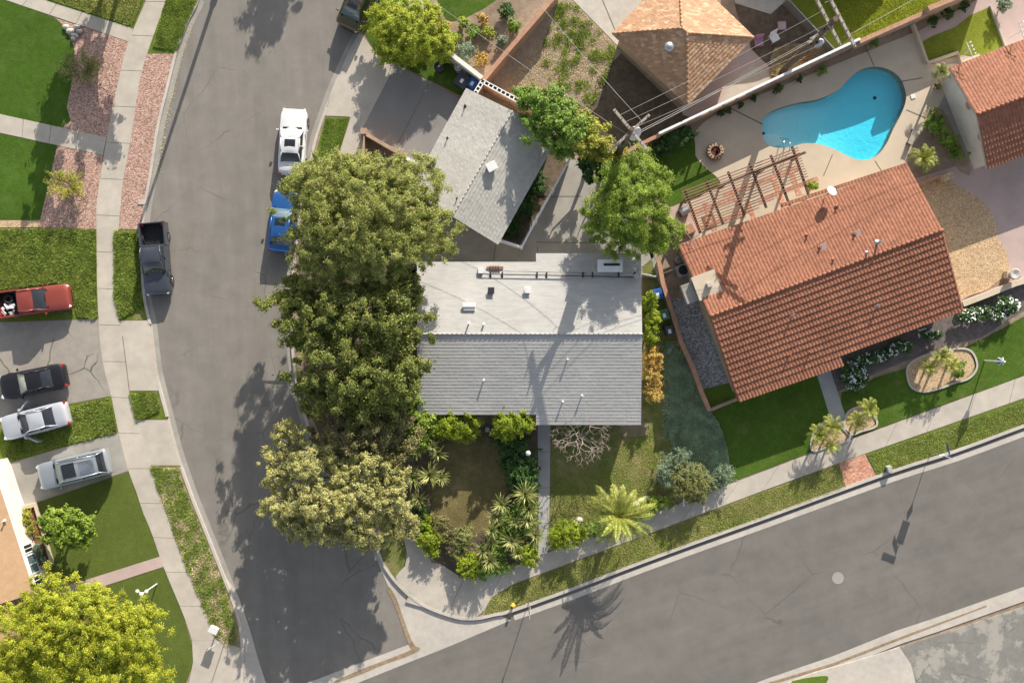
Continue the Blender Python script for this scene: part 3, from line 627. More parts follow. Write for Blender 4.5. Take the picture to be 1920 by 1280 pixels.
def blades(name, poly, n, h, wd, mat, z=.14, lean=.35, kind='stuff', seed=1, flat=0, excl=None, clumpy=0, label=None, cat=None):
    """grass blades or weed leaves scattered over a photo polygon"""
    rg = np.random.default_rng(seed+100); q = np.array([(P(a, b).x, P(a, b).y) for a, b in poly]); lo, hi = q.min(0), q.max(0)
    pts = np.zeros((0, 2)); xj, yj = q[:, 0], q[:, 1]
    while len(pts) < n:
        if clumpy:
            c = rg.uniform(lo, hi, (max(4, int(n/clumpy)), 2)); c = c[rg.integers(0, len(c), n)]; s = c+rg.normal(size=(n, 2))*.16
        else: s = rg.uniform(lo, hi, (n, 2))
        ins = np.zeros(len(s), bool); m = len(q); j = m-1
        for i in range(m):
            cnd = ((yj[i] > s[:, 1]) != (yj[j] > s[:, 1])) & (s[:, 0] < (xj[j]-xj[i])*(s[:, 1]-yj[i])/(yj[j]-yj[i]+1e-9)+xj[i]); ins ^= cnd; j = i
        pts = np.concatenate([pts, s[ins]])
    pts = pts[:n]; hh = h*rg.uniform(.5, 1.3, n)
    p0 = np.column_stack([pts, np.full(n, z)]); a = rg.uniform(0, 2*np.pi, n); ln = lean*rg.uniform(.3, 1.4, n)
    d = np.column_stack([np.cos(a)*ln, np.sin(a)*ln, np.ones(n)*(1-flat)+.1]); d /= np.linalg.norm(d, axis=1, keepdims=True)
    s = np.column_stack([-np.sin(a), np.cos(a), np.zeros(n)])*wd
    z0 = p0+d*hh[:, None]*.05
    V = np.stack([z0-s*.5, p0+d*hh[:, None]*.5+s*-.6, p0+d*hh[:, None], p0+d*hh[:, None]*.5+s*.6], 1).reshape(-1, 3)
    o = npmesh(name, V, np.arange(n*4).reshape(n, 4), M[mat]); tag(o, label, cat, kind=kind); return o
def fronds(mb_r, base, n, length, droop, z_up=.3, leaf_l=.42, leaf_w=.035, pitch=(.1, .9), seed=0, nleaf=26, start=0):
    """feather fronds: a midrib each, returns leaflet arrays"""
    rg = random.Random(seed); Vs = []
    for k in range(n):
        a = start+2*math.pi*k/n*1.0+rg.uniform(-.16, .16); L_ = length*rg.uniform(.75, 1.08); el = rg.uniform(*pitch)
        pts = []; p = Vector(base); d = Vector((math.cos(a)*math.cos(el), math.sin(a)*math.cos(el), math.sin(el)))
        seg = 9
        for i in range(seg+1):
            pts.append(p.copy()); p = p+d*(L_/seg); d = (d+Vector((0, 0, -droop/seg*(1+i*.25)))).normalized()
        mb_r.tube(pts, [.045*(1-i/seg*.85)*length/3+.006 for i in range(seg+1)], 5)
        for j in range(nleaf):
            f = .12+.86*j/(nleaf-1); fi = f*seg; i = min(int(fi), seg-1); c = pts[i].lerp(pts[i+1], fi-i)
            t = (pts[i+1]-pts[i]).normalized(); sd = t.cross(Vector((0, 0, 1))).normalized(); up = sd.cross(t)
            ll = leaf_l*math.sin(math.pi*min(1, .18+f*.82))**.6*rg.uniform(.8, 1.1)*(1 if f < .9 else .7)
            for s in (-1, 1):
                dd = (sd*s+t*.55+up*rg.uniform(-.25, .12)).normalized(); tip = c+dd*ll+Vector((0, 0, -ll*.22)); w_ = t*leaf_w
                md = c+dd*ll*.5
                Vs += [c-w_*.3, md-w_*.6, tip, md+w_*.6]
    return np.array([tuple(v) for v in Vs])
def rosette(base, n, length, wd, seed=0, el=(.0, 1.3), droop=.25, start=0):
    rg = random.Random(seed); Vs = []
    for k in range(n):
        a = rg.uniform(0, 2*math.pi); e = el[0]+(el[1]-el[0])*rg.random()**.8; L_ = length*rg.uniform(.8, 1.1)
        d = Vector((math.cos(a)*math.cos(e), math.sin(a)*math.cos(e), math.sin(e))); s = Vector((-math.sin(a), math.cos(a), 0))*wd
        p0 = Vector(base); p1 = p0+d*L_*.55; d2 = (d+Vector((0, 0, -droop))).normalized(); p2 = p1+d2*L_*.45
        Vs += [p0-s*.4, p1-s*.55, p1+s*.55, p0+s*.4, p1-s*.55, p2-s*.06, p2+s*.06, p1+s*.55]
    return np.array([tuple(v) for v in Vs])
def yucca(label, px, py, z, length, n=46, seed=0, wd=.07, group='spiky yuccas in the corner garden', name='yucca', mat='lf_yucca', el=(.0, 1.3)):
    c = P(px, py, z); t = thing(name, label, 'plant', (c.x, c.y, .12), group=group)
    V = rosette(c, n, length, wd, seed, el); npmesh('leaf_rosette', V, np.arange(len(V)).reshape(-1, 4), M[mat], t)
    MB().tube([(c.x+.05, c.y, .1), (c.x, c.y-.03, z*.5), c], [.11, .09, .08], 7).build('stem', M['bark'], t)
    return t
def palm(label, base, top, n, length, droop, leaf_l, seed, pitch, name='palm_tree', group=None, r=.16, cat='palm tree', nleaf=26, mat='lf_palm', lw=.035):
    """base px; top px at its height"""
    b = P(base[0], base[1], .12); c = P(*top); t = thing(name, label, cat, b, group=group)
    MB().tube([b, b.lerp(c, .5)+Vector((.04, .03, 0)), c], [r*1.25, r, r*.9], 9).build('trunk', M['bark'], t)
    mr = MB(); V = fronds(mr, c, n, length, droop, leaf_l=leaf_l, pitch=pitch, seed=seed, nleaf=nleaf, leaf_w=lw)
    V2 = fronds(mr, c, max(5, n//2), length*.8, droop*.5, leaf_l=leaf_l*.8, pitch=(pitch[1], min(1.45, pitch[1]+.5)), seed=seed+1, nleaf=nleaf, start=.3, leaf_w=lw)
    V = np.concatenate([V, V2]); npmesh('fronds', V, np.arange(len(V)).reshape(-1, 4), M[mat], t)
    mr.build('frond_ribs', M['lf_shrub'], t)
    return t
# the tall trees between the street and the grey house
TG = 'large trees along the west side of the grey house'
tree('large_tree', 'huge olive-green tree spreading over the blue car and toward the grey garage roof', 'tree', (700, 440), 3.6, .34,
     [(690, 400, 7.4, 115, 85, 2.2), (622, 352, 7.0, 72, 58, 1.8), (598, 440, 6.4, 55, 62, 1.8), (770, 352, 6.6, 62, 55, 1.8), (800, 425, 6.4, 52, 46, 1.7), (705, 470, 7.0, 105, 50, 1.8), (690, 322, 6.4, 72, 34, 1.4), (556, 345, 5.8, 26, 22, .9), (640, 500, 6.2, 60, 34, 1.2), (830, 460, 5.6, 22, 24, .8)],
     300000, .062, 'lf_olive', clump=.34, dens=1.0, zr=.8, nl=60, group=TG, twigs=260, aspect=.4)
tree('large_tree', 'dark green broadleaf tree against the west edge of the grey roof', 'tree', (660, 650), 3.0, .3,
     [(575, 595, 5.2, 68, 58, 1.6), (650, 590, 6.0, 80, 62, 2.0), (735, 590, 5.6, 72, 66, 1.9), (640, 690, 5.6, 78, 70, 2.0), (730, 690, 5.2, 62, 68, 1.8), (700, 760, 4.6, 60, 40, 1.3), (575, 540, 4.6, 40, 34, 1.2), (760, 540, 5.2, 40, 34, 1.2), (600, 740, 4.4, 32, 40, 1.1)],
     230000, .08, 'lf_dark', clump=.38, dens=.7, nl=50, group=TG, twigs=160)
tree('large_tree', 'khaki small-leaved tree reaching over the street corner, pale twigs on its west side', 'tree', (690, 900), 2.6, .28,
     [(545, 814, 4.3, 30, 26, .9), (524, 880, 4.2, 34, 38, 1.0), (580, 868, 4.9, 36, 34, 1.2), (538, 948, 4.4, 40, 38, 1.1), (600, 935, 5.1, 50, 40, 1.3), (662, 945, 4.7, 48, 42, 1.2), (722, 938, 4.3, 42, 42, 1.1), (615, 1000, 4.0, 52, 20, .8), (692, 1000, 3.9, 46, 24, .8), (685, 878, 4.7, 36, 26, 1.0), (640, 888, 4.4, 26, 26, .9), (570, 985, 4.1, 36, 24, .8), (757, 975, 3.7, 26, 30, .8), (735, 890, 4.0, 30, 26, .9), (620, 842, 4.3, 30, 20, .8)],
     250000, .06, 'lf_tan', clump=.27, dens=.8, zr=1.2, nl=60, group=TG, twigs=420)
tree('large_tree', 'dull brownish-green tree crown shaded between the dark tree and the khaki tree', 'tree', (715, 830), 2.4, .2,
     [(665, 815, 4.0, 72, 46, 1.2), (735, 820, 3.9, 46, 46, 1.1), (690, 868, 3.8, 50, 30, .9)],
     60000, .08, 'lf_brown', clump=.36, dens=.9, nl=26, group=TG, twigs=110)
# other trees
tree('fluffy_tree', 'bushy lime-green tree at the mouth of the north driveway', 'tree', (778, 92), 1.3, .16,
     [(768, 62, 1.9, 60, 50, 1.2), (728, 38, 1.6, 34, 34, .9), (812, 82, 1.7, 40, 32, .9), (760, 100, 1.5, 46, 22, .8), (725, 85, 1.3, 22, 22, .7), (800, 40, 1.7, 34, 30, .9)],
     85000, .058, 'lf_yel2', clump=.3, dens=1.05, nl=16)
tree('citrus_tree', 'green citrus tree with yellow fruit leaning on the east side of the garage roof', 'tree', (1030, 268), 1.8, .14,
     [(1025, 205, 4.2, 48, 38, 1.3), (1050, 240, 4.2, 46, 40, 1.3), (1000, 190, 3.8, 26, 20, .9), (1060, 275, 3.6, 30, 24, 1.0)],
     42000, .085, 'lf_green', clump=.32, dens=.95, nl=20)
tree('garden_tree', 'dense yellowish-green tree standing just left of the near utility pole', 'tree', (1105, 300), 1.8, .14,
     [(1105, 262, 3.6, 38, 32, 1.2), (1135, 290, 3.2, 26, 22, .9), (1078, 244, 3.5, 30, 30, 1.1)],
     34000, .08, 'lf_shrub', clump=.3, nl=10)
tree('garden_tree', 'dark glossy shrub tree between the yellowish tree and the bright feathery tree', 'tree', (1128, 322), 1.2, .12,
     [(1122, 315, 2.6, 38, 26, 1.0), (1150, 335, 2.4, 22, 26, .9)],
     16000, .09, 'lf_shade', clump=.3, nl=8)
tree('feathery_tree', 'big bright-green feathery tree above the north-east corner of the grey house', 'tree', (1180, 425), 2.4, .2,
     [(1185, 390, 5.0, 66, 62, 1.7), (1150, 350, 4.2, 36, 36, 1.3), (1215, 345, 4.6, 36, 36, 1.2), (1130, 405, 4.2, 34, 42, 1.2), (1235, 440, 4.4, 38, 34, 1.2), (1175, 450, 4.2, 50, 34, 1.1), (1195, 300, 3.8, 24, 24, .9)],
     120000, .062, 'lf_bright', clump=.34, dens=1.0, nl=36, aspect=.35)
tree('small_tree', 'round vivid-green tree on the turf beside the white wall of the lower-left house', 'tree', (140, 982), 1.1, .11,
     [(128, 988, 2.2, 44, 34, .95), (150, 1000, 2.0, 28, 22, .7), (105, 978, 1.9, 24, 22, .7)],
     20000, .095, 'lf_bright', clump=.26, dens=1.1, nl=8)
tree('yellow_tree', 'large bright yellow-green tree filling the bottom left corner', 'tree', (180, 1150), 2.6, .26,
     [(150, 1180, 5.4, 100, 72, 2.0), (235, 1195, 5.0, 70, 52, 1.6), (110, 1112, 4.8, 56, 36, 1.4), (60, 1200, 5.0, 62, 62, 1.6), (180, 1260, 5.0, 115, 44, 1.6), (255, 1262, 4.4, 52, 36, 1.2), (268, 1160, 4.2, 34, 22, .8), (10, 1260, 5.0, 60, 60, 1.5), (20, 1150, 4.4, 26, 16, .7), (180, 1120, 4.8, 34, 24, 1.0)],
     290000, .06, 'lf_yel', clump=.33, dens=1.0, zr=.9, nl=50, aspect=.4, fill=.2)
# trees outside the picture whose shadows fall into it
for (bx, by, hz, bl, n, lab) in (((232), (-52), 3.0, [(232, -60, 4.6, 34, 26, 1.1), (215, -75, 4.2, 30, 22, 1.0)], 9000, 'sparse young tree just north of the walk, its shadow streaking the pink gravel'),
                        (622, -590, 6.0, [(640, -655, 8.0, 52, 40, 1.5), (605, -640, 7.4, 28, 26, 1.1)], 20000, 'street tree north of the parked sport utility car, its shadow on the asphalt'),
                        (215, -80, 4.4, [(160, -235, 6.0, 28, 62, 1.4), (127, -92, 6.0, 26, 52, 1.2), (212, -300, 6.0, 34, 90, 1.3)], 24000, 'leafy tree in the garden north of the turf lawn')):
    tree('street_tree', lab, 'tree', (bx, by), hz, .15, bl, n, .11, 'lf_dark', clump=.4, dens=.7, nl=10)
def wisp(label, px, py, rx, ry, seed):
    c = P(px, py, 1.2); t = thing('wispy_shrub', label, 'shrub', (c.x, c.y, .13), group='wispy shrubs in the pink gravel'); r_ = random.Random(seed); mb = MB(); pts = []
    for k in range(46):
        a = r_.uniform(0, 6.28); l = r_.uniform(.6, 1.0)
        e = Vector((c.x+math.cos(a)*rx*l, c.y+math.sin(a)*ry*l, r_.uniform(.8, 2.0))); g = Vector((c.x, c.y, .13)); m = g.lerp(e, .5)+Vector((0, 0, .35))
        mb.tube([g, m, e], [.018, .012, .005], 4, False)
        for j in range(60):
            f = r_.uniform(.35, 1.05); q = g.lerp(m, f*2) if f < .5 else m.lerp(e, f*2-1); pts.append(q+Vector((r_.gauss(0, .07), r_.gauss(0, .07), r_.gauss(0, .05))))
    pos = np.array([tuple(p) for p in pts]); V, F = leafquads(pos, np.tile([0, 0, 1.0], (len(pos), 1))+rng.normal(size=(len(pos), 3))*.6, np.full(len(pos), .062), .45)
    npmesh('foliage', V, F, M['lf_wisp' if seed < 2 else 'lf_shrub'], t); mb.build('stem', M['twig'], t)
wisp('grey-green wispy shrub in the pink gravel beside the long bend of turf', 150, 128, 1.9, 1.1, 1)
wisp('olive wispy shrub in the pink gravel just below the white side path', 124, 345, 1.6, 1.1, 3)
for lab, x, y, r in (('round wire ring staked around the grey-green wispy shrub', 187, 158, .72), ('round wire ring staked around the olive wispy shrub', 148, 360, .62)):
    c = P(x, y, .5); mb = MB(); mb.tube([(c.x+r*math.cos(k*.2618), c.y+r*math.sin(k*.2618), .5) for k in range(25)], .014, 4)
    for k in range(4): mb.tube([(c.x+r*math.cos(k*1.57), c.y+r*math.sin(k*1.57), .12), (c.x+r*math.cos(k*1.57), c.y+r*math.sin(k*1.57), .52)], .014, 4)
    tag(mb.build('plant_ring', M['metal_d']), lab, 'plant ring')
# bushes and hedges
bush('tall_bush', 'wide rounded bush under the front eave, left of the pale green box', 'bush', [(855, 790, 1.9, 38, 28, 1.0), (832, 798, 1.6, 22, 22, .8), (872, 812, 1.4, 26, 16, .7)], 26000, .06, 'lf_hedge', .24)
bush('tall_bush', 'yellow-green bush under the front eave beside the entry path', 'bush', [(953, 790, 2.0, 28, 26, 1.0), (982, 788, 2.1, 18, 22, .9), (948, 810, 1.5, 18, 14, .7)], 22000, .06, 'lf_hedge', .24)
bush('garden_bush', 'leafy mixed bush between the khaki tree and the wide rounded bush', 'bush', [(788, 790, 2.2, 34, 26, .9), (780, 820, 1.9, 26, 30, .8), (775, 755, 2.4, 26, 20, .8)], 16000, .085, 'lf_bright', .26)
bush('garden_bush', 'dark ivy-like shrub mass around the white globe light west of the path', 'bush', [(970, 860, .9, 32, 34, .5), (985, 900, .8, 26, 34, .5), (965, 830, .9, 30, 16, .5)], 14000, .08, 'lf_shade', .25)
bush('clipped_hedge', 'narrow green hedge strip along the east gable of the grey house', 'hedge', [(1217, 570, 1.7, 13, 20, .8), (1219, 597, 1.7, 14, 20, .8), (1217, 625, 1.6, 13, 18, .8)], 16000, .065, 'lf_hedge', .2)
bush('flowering_shrub', 'orange and yellow shrub along the east gable of the grey house', 'shrub', [(1225, 672, 1.5, 15, 20, .8), (1222, 705, 1.5, 15, 22, .8), (1226, 735, 1.3, 14, 18, .7)], 14000, .065, 'lf_autumn', .2)
for lab, bl, n, mt in (('bright lime hedge clump rounding the corner beside the curved walk', [(806, 1010, .8, 20, 22, .55), (800, 985, .7, 16, 24, .5), (812, 1030, .7, 14, 14, .5)], 11000, 'lf_hedge'),
                   ('dark green hedge reaching up from the lime clump to the khaki tree', [(788, 965, .7, 15, 30, .5), (782, 990, .6, 12, 18, .4)], 8000, 'lf_shade'),
                   ('round lime hedge ball at the tip of the corner bed', [(880, 1060, .9, 22, 24, .6)], 8000, 'lf_hedge'),
                   ('low green hedge between the round lime ball and the square lime hedge', [(905, 1068, .6, 18, 14, .45), (935, 1062, .55, 26, 13, .4), (915, 1050, .5, 16, 12, .4)], 9000, 'lf_green'),
                   ('square lime hedge where the entry path meets the pavement', [(992, 1040, .9, 18, 18, .6)], 7000, 'lf_hedge'),
                   ('rounded green hedge with a yellow top right of the entry path', [(1063, 1000, 1.1, 30, 24, .7), (1045, 1008, .9, 14, 20, .5), (1085, 1000, .9, 16, 14, .5)], 13000, 'lf_hedge'),
                   ('low clipped hedge between the feather palm and the ball shrub', [(1215, 952, .6, 18, 11, .4), (1240, 942, .6, 20, 12, .4), (1190, 965, .5, 14, 9, .35)], 8000, 'lf_bright'),
                   ('low hedge hidden beneath the feather palm fronds', [(1120, 993, .6, 26, 12, .4), (1150, 985, .5, 20, 10, .35)], 6000, 'lf_green')):
    bush('hedge', lab, 'hedge', bl, n, .05, mt, .16, group='low hedges of the corner garden')
bush('ball_shrub', 'large rounded shrub with a reddish tinge by the pavement', 'shrub', [(1292, 903, 1.2, 36, 34, .8), (1305, 922, 1.0, 26, 20, .6)], 24000, .042, 'lf_wisp', .18)
bush('sage_shrub', 'grey-green shrub pressed against the rounded reddish shrub', 'shrub', [(1255, 890, 1.0, 24, 22, .6), (1270, 862, .9, 22, 18, .5), (1285, 880, .9, 18, 14, .5)], 14000, .05, 'lf_sage', .18)
bush('sage_shrub', 'two-lobed pale grey-green shrub at the end of the low terracotta wall', 'shrub', [(1335, 905, .7, 18, 14, .4), (1360, 888, .8, 18, 16, .5), (1318, 915, .5, 10, 8, .3)], 9000, .045, 'lf_sage', .15)
bush('olive_shrub', 'dull silvery shrub in the bare soil between the lime hedges', 'shrub', [(868, 1008, .9, 20, 22, .6), (862, 1035, .7, 16, 14, .5)], 9000, .05, 'lf_wisp', .16)
bush('olive_shrub', 'straw-tinted shrub along the edge of the brown lawn', 'shrub', [(822, 985, .6, 18, 20, .45), (838, 1010, .6, 12, 16, .4)], 7000, .055, 'lf_brown', .16)
bush('vine_hedge', 'glowing yellow-green hedge at the foot of the near utility pole', 'hedge', [(1184, 292, 1.0, 15, 14, .45), (1196, 312, .9, 15, 20, .4), (1170, 308, .8, 10, 10, .35)], 12000, .05, 'lf_yel', .15)
bush('wall_shrub', 'dark climbing shrub along the shaded side of the pool wall', 'shrub', [(1235, 275, 1.0, 22, 16, .5), (1262, 262, 1.0, 22, 15, .5), (1288, 250, .9, 18, 12, .45)], 12000, .06, 'lf_shade', .2)
bush('bed_shrub', 'dark ivy bank between the garage and the white vinyl fence', 'shrub', [(960, 425, .5, 16, 18, .35), (985, 385, .5, 14, 26, .35), (1010, 345, .5, 12, 24, .3)], 10000, .06, 'lf_shade', .18)
bush('bed_shrub', 'round silvery shrub beside the white wall in the north soil bed', 'shrub', [(872, 96, .7, 15, 15, .5)], 5000, .05, 'lf_sage', .15)
for lab, x, y, r, mt in (('small bright shrub touching the lime tree on its east side', 853, 70, 10, 'lf_bright'), ('yellow-green shrub near the top of the north soil bed', 868, 44, 9, 'lf_yel2'), ('rusty orange shrub in the north soil bed', 835, 48, 9, 'lf_autumn'), ('green shrub in the middle of the north soil bed', 887, 60, 12, 'lf_green'), ('lime shrub near the terracotta wall in the north soil bed', 915, 62, 11, 'lf_yel2'), ('dark shrub at the upper edge of the north soil bed', 950, 22, 13, 'lf_shade'), ('reddish shrub above the dark one in the north soil bed', 905, 38, 9, 'lf_autumn'), ('sage shrub close to the terracotta wall', 940, 80, 9, 'lf_sage'), ('dark green shrub at the top of the terracotta wall', 962, 48, 12, 'lf_green'), ('straw-coloured shrub low in the north soil bed', 905, 112, 12, 'lf_autumn')):
    bush('bed_shrub', lab, 'shrub', [(x, y, .5, r, r, .4)], 2600, .05, mt, .14, group='shrubs in the north soil bed')
# white-flowered shrubs along the red house
def flowers(label, bl, n, seed):
    t = bush('flower_shrub', label, 'shrub', bl, n, .055, 'lf_shade', .18, group='white flowered shrubs along the tiled house')
    r2 = np.random.default_rng(seed); blobs = px_blobs(bl); pos = []
    for b in blobs:
        k = int(52*b[1]*b[2]/.3); d = unit(k, 1); pos.append(np.array(b[0])+d*np.array([b[1], b[2], b[3]*1.1])*1.02)
    pos = np.concatenate(pos); V, F = leafquads(pos, np.tile([0, .3, 1.0], (len(pos), 1))+r2.normal(size=(len(pos), 3))*.3, r2.uniform(.035, .095, len(pos)), .9)
    npmesh('petals', V, F, M['flower'], t)
flowers('white-flowered shrub wrapped around the pale boulder at the end of the front path', [(1602, 705, .6, 24, 26, .4), (1592, 690, .6, 14, 14, .35)], 9000, 1)
flowers('white-flowered shrub under the step of the tiled eave', [(1625, 672, .7, 20, 10, .4), (1648, 668, .6, 16, 10, .4)], 5000, 2)
flowers('long white-flowered shrub in the middle of the eave bed', [(1690, 648, .6, 22, 9, .4), (1668, 660, .6, 16, 8, .4)], 6000, 3)
flowers('white-flowered shrub where the eave bed starts to widen', [(1740, 625, .6, 24, 9, .4)], 4500, 4)
flowers('dense white-flowered shrub at the corner of the tiled roof', [(1815, 592, .7, 20, 12, .45), (1840, 585, .6, 16, 10, .4)], 6500, 5)
flowers('white-flowered shrub in the sun at the right picture edge', [(1890, 572, .7, 22, 14, .45), (1868, 590, .6, 18, 11, .4)], 7500, 6)
# ground cover, weeds and grass
blades('ground_cover', smooth([(1250, 790), (1258, 740), (1246, 690), (1262, 655), (1284, 668), (1300, 700), (1316, 745), (1336, 780), (1350, 805), (1366, 872), (1345, 908), (1318, 916), (1296, 880), (1262, 838)], 2, True), 52000, .18, .05, 'lf_cover', lean=1.2, seed=3, label='dusty blue-green ground cover spreading beside the low terracotta wall', cat='ground cover')
blades('ground_cover', smooth([(1240, 800), (1244, 700), (1230, 650), (1268, 640), (1300, 690), (1330, 770), (1372, 880), (1340, 918), (1290, 890), (1250, 850)], 2, True), 12000, .14, .045, 'lf_cover', lean=1.2, seed=33, clumpy=80, label='thin outer fringe of the dusty blue-green ground cover', cat='ground cover')
blades('weeds', [(-20, 429), (181, 431), (184, 597), (150, 592), (139, 545), (110, 528), (60, 535), (-20, 545)], 52000, .2, .05, 'lf_weed', lean=1.1, seed=4, clumpy=40, label='tall bright weeds filling the plot above the red pickup', cat='weeds')
blades('weeds', [(216, 434), (262, 434), (262, 560), (272, 570), (258, 580), (228, 596), (216, 560)], 14000, .2, .05, 'lf_weed', lean=1.1, seed=5, clumpy=40, label='bright weeds on the strip beside the dark pickup', cat='weeds')
blades('weeds', [(136, 762), (207, 744), (221, 809), (130, 832), (60, 850), (12, 866), (10, 830), (120, 800)], 20000, .16, .045, 'lf_weed', lean=1.1, seed=6, clumpy=40, label='green weeds between the two driveways', cat='weeds')
blades('weeds', [(245, 735), (292, 738), (302, 768), (258, 788)], 6500, .18, .045, 'lf_weed', lean=1.1, seed=7, clumpy=30, label='small triangle of weeds between the driveway aprons', cat='weeds')
blades('weeds', [(283, 874), (335, 876), (362, 950), (400, 1040), (425, 1100), (447, 1200), (425, 1212), (405, 1190), (360, 1085), (315, 965)], 14000, .15, .04, 'lf_weed', lean=1.1, seed=8, clumpy=90, label='patchy green weeds on the dry parkway strip', cat='weeds')
blades('dry_grass', [(283, 874), (335, 876), (362, 950), (400, 1040), (425, 1100), (447, 1200), (425, 1212), (405, 1190), (360, 1085), (315, 965)], 16000, .09, .03, 'lf_dryb', lean=1.4, seed=9, label='dry straw on the parkway strip', cat='dry grass')
blades('weeds', [(1050, 0), (1075, 5), (1155, 90), (1135, 160), (1100, 215), (1080, 200), (1010, 130), (1020, 80)], 6500, .17, .05, 'lf_weed', lean=1.1, seed=10, clumpy=110, label='scattered weeds in the dry back yard', cat='weeds')
blades('dry_grass', [(1050, 0), (1075, 5), (1155, 90), (1135, 160), (1100, 215), (960, 200), (930, 170), (1040, 60)], 14000, .08, .03, 'lf_dryb', lean=1.5, seed=11, label='dry litter over the back yard soil', cat='dry grass')
blades('grass', [(288, 90), (313, 0), (374, 0), (356, 37), (342, 75), (334, 98)], 12000, .12, .035, 'lf_weed', lean=.9, seed=12, clumpy=60, label='lush grass on the parkway at the top left', cat='grass')
blades('grass', [(92, -10), (274, -10), (250, 52), (92, 0)], 10000, .10, .03, 'lf_grassy', lean=.9, seed=13, label='sunlit grass above the diagonal walk', cat='grass')
blades('grass', [(908, 1152), (917, 1124), (960, 1097), (1240, 993), (1445, 916), (1572, 869), (1585, 914), (1440, 965), (1170, 1062), (960, 1140)], 40000, .07, .022, 'lf_grassy', lean=.9, seed=14, label='short patchy grass between pavement and kerb below the grey house', cat='grass')
blades('grass', [(1624, 851), (1930, 748), (1930, 790), (1790, 840), (1665, 880), (1644, 889)], 20000, .07, .022, 'lf_grassy', lean=.9, seed=15, label='short grass between pavement and kerb below the tiled house', cat='grass')
blades('grass', [(1033, 790), (1205, 800), (1262, 830), (1240, 940), (1100, 995), (1033, 1030)], 30000, .07, .02, 'lf_grassy', lean=.9, seed=16, label='grass of the front lawn under the bare tree', cat='grass')
blades('grass', [(1552, -20), (1800, -10), (1715, 42), (1610, 84), (1570, 98)], 14000, .09, .025, 'lf_yel2', lean=.9, seed=17, label='yellow-green grass behind the pool wall', cat='grass')
blades('grass', [(612, 222), (656, 222), (641, 270), (629, 312), (592, 320)], 6000, .08, .025, 'lf_weed', lean=.9, seed=18, label='grass strip between the white sedan and the driveway wall', cat='grass')
blades('dry_brush', [(1452, 95), (1490, 88), (1540, 92), (1500, 124), (1448, 146)], 9000, .3, .05, 'lf_dryb', lean=1.0, seed=19, clumpy=60, label='dry brush below the far utility pole', cat='brush')
blades('leaf_litter', [(358, 37), (366, 40), (340, 118), (316, 240), (300, 330), (290, 330), (306, 237), (336, 107)], 260, .08, .05, 'lf_dryb', z=.02, lean=3, flat=.9, seed=20, label='fallen leaves along the kerb at the upper left', cat='fallen leaves')
# palms and yuccas
palm('feather palm with long arching fronds over the pavement, tallest palm of the corner lot', (1150, 958), (1160, 968, 2.7), 18, 2.9, 1.0, .46, 5, (.08, .7), r=.2, nleaf=40, lw=.045)
pg = 'small fan palms by the front path of the tiled house'
palm('leftmost of the young palms beside the grey front path', (1530, 812), (1535, 815, 1.3), 12, 1.15, .9, .28, 6, (.2, .9), group=pg, r=.08, nleaf=16)
palm('young palm just right of the leftmost one, before the grey front path', (1552, 797), (1560, 800, 1.4), 12, 1.15, .9, .28, 7, (.2, .9), group=pg, r=.08, nleaf=16)
palm('young palm leaning over the pavement at the foot of the left bed', (1552, 830), (1557, 835, 1.0), 9, .9, .9, .24, 8, (.2, .9), group=pg, r=.07, nleaf=14)
palm('tallest young palm in the bed right of the grey front path', (1620, 765), (1630, 768, 1.8), 13, 1.05, .9, .28, 9, (.2, .9), group=pg, r=.08, nleaf=16)
palm('lower young palm in the bed right of the grey front path', (1600, 785), (1607, 789, 1.2), 11, .9, .9, .26, 10, (.2, .9), group=pg, r=.07, nleaf=16)
palm('palm at the top of the kidney-shaped gravel bed', (1757, 668), (1766, 668, 1.5), 12, 1.0, .9, .26, 11, (.2, .9), group='palms in the kidney-shaped bed', r=.08, nleaf=16)
palm('palm at the left of the kidney-shaped gravel bed', (1737, 685), (1742, 688, 1.2), 11, .9, .9, .24, 12, (.2, .9), group='palms in the kidney-shaped bed', r=.07, nleaf=16)
palm('palm at the right of the kidney-shaped gravel bed', (1775, 685), (1785, 685, 1.3), 11, .9, .9, .24, 13, (.2, .9), group='palms in the kidney-shaped bed', r=.07, nleaf=16)
palm('light green palm at the north-east corner of the tiled house', (1722, 302), (1733, 297, 1.8), 16, 1.15, .8, .32, 14, (.2, 1.0), r=.09, nleaf=18)
palm('pale palm against the white gable wall by the pool', (1755, 142), (1766, 134, 1.8), 13, .8, .8, .26, 15, (.2, 1.0), r=.08, nleaf=14, mat='lf_yucca')
bush('bed_shrub', 'small round green shrub at the right of the kidney-shaped bed', 'shrub', [(1798, 698, .5, 10, 9, .35)], 2500, .045, 'lf_green', .13)
bush('bed_shrub', 'tiny round shrub above the small round one in the kidney-shaped bed', 'shrub', [(1804, 682, .35, 6, 6, .22)], 1200, .04, 'lf_green', .1)
bush('bed_shrub', 'leafy shrub against the white gable wall, below the pale palm', 'shrub', [(1752, 232, .8, 16, 20, .5), (1775, 262, .8, 14, 16, .5), (1795, 285, .6, 12, 12, .4)], 9000, .06, 'lf_green', .2)
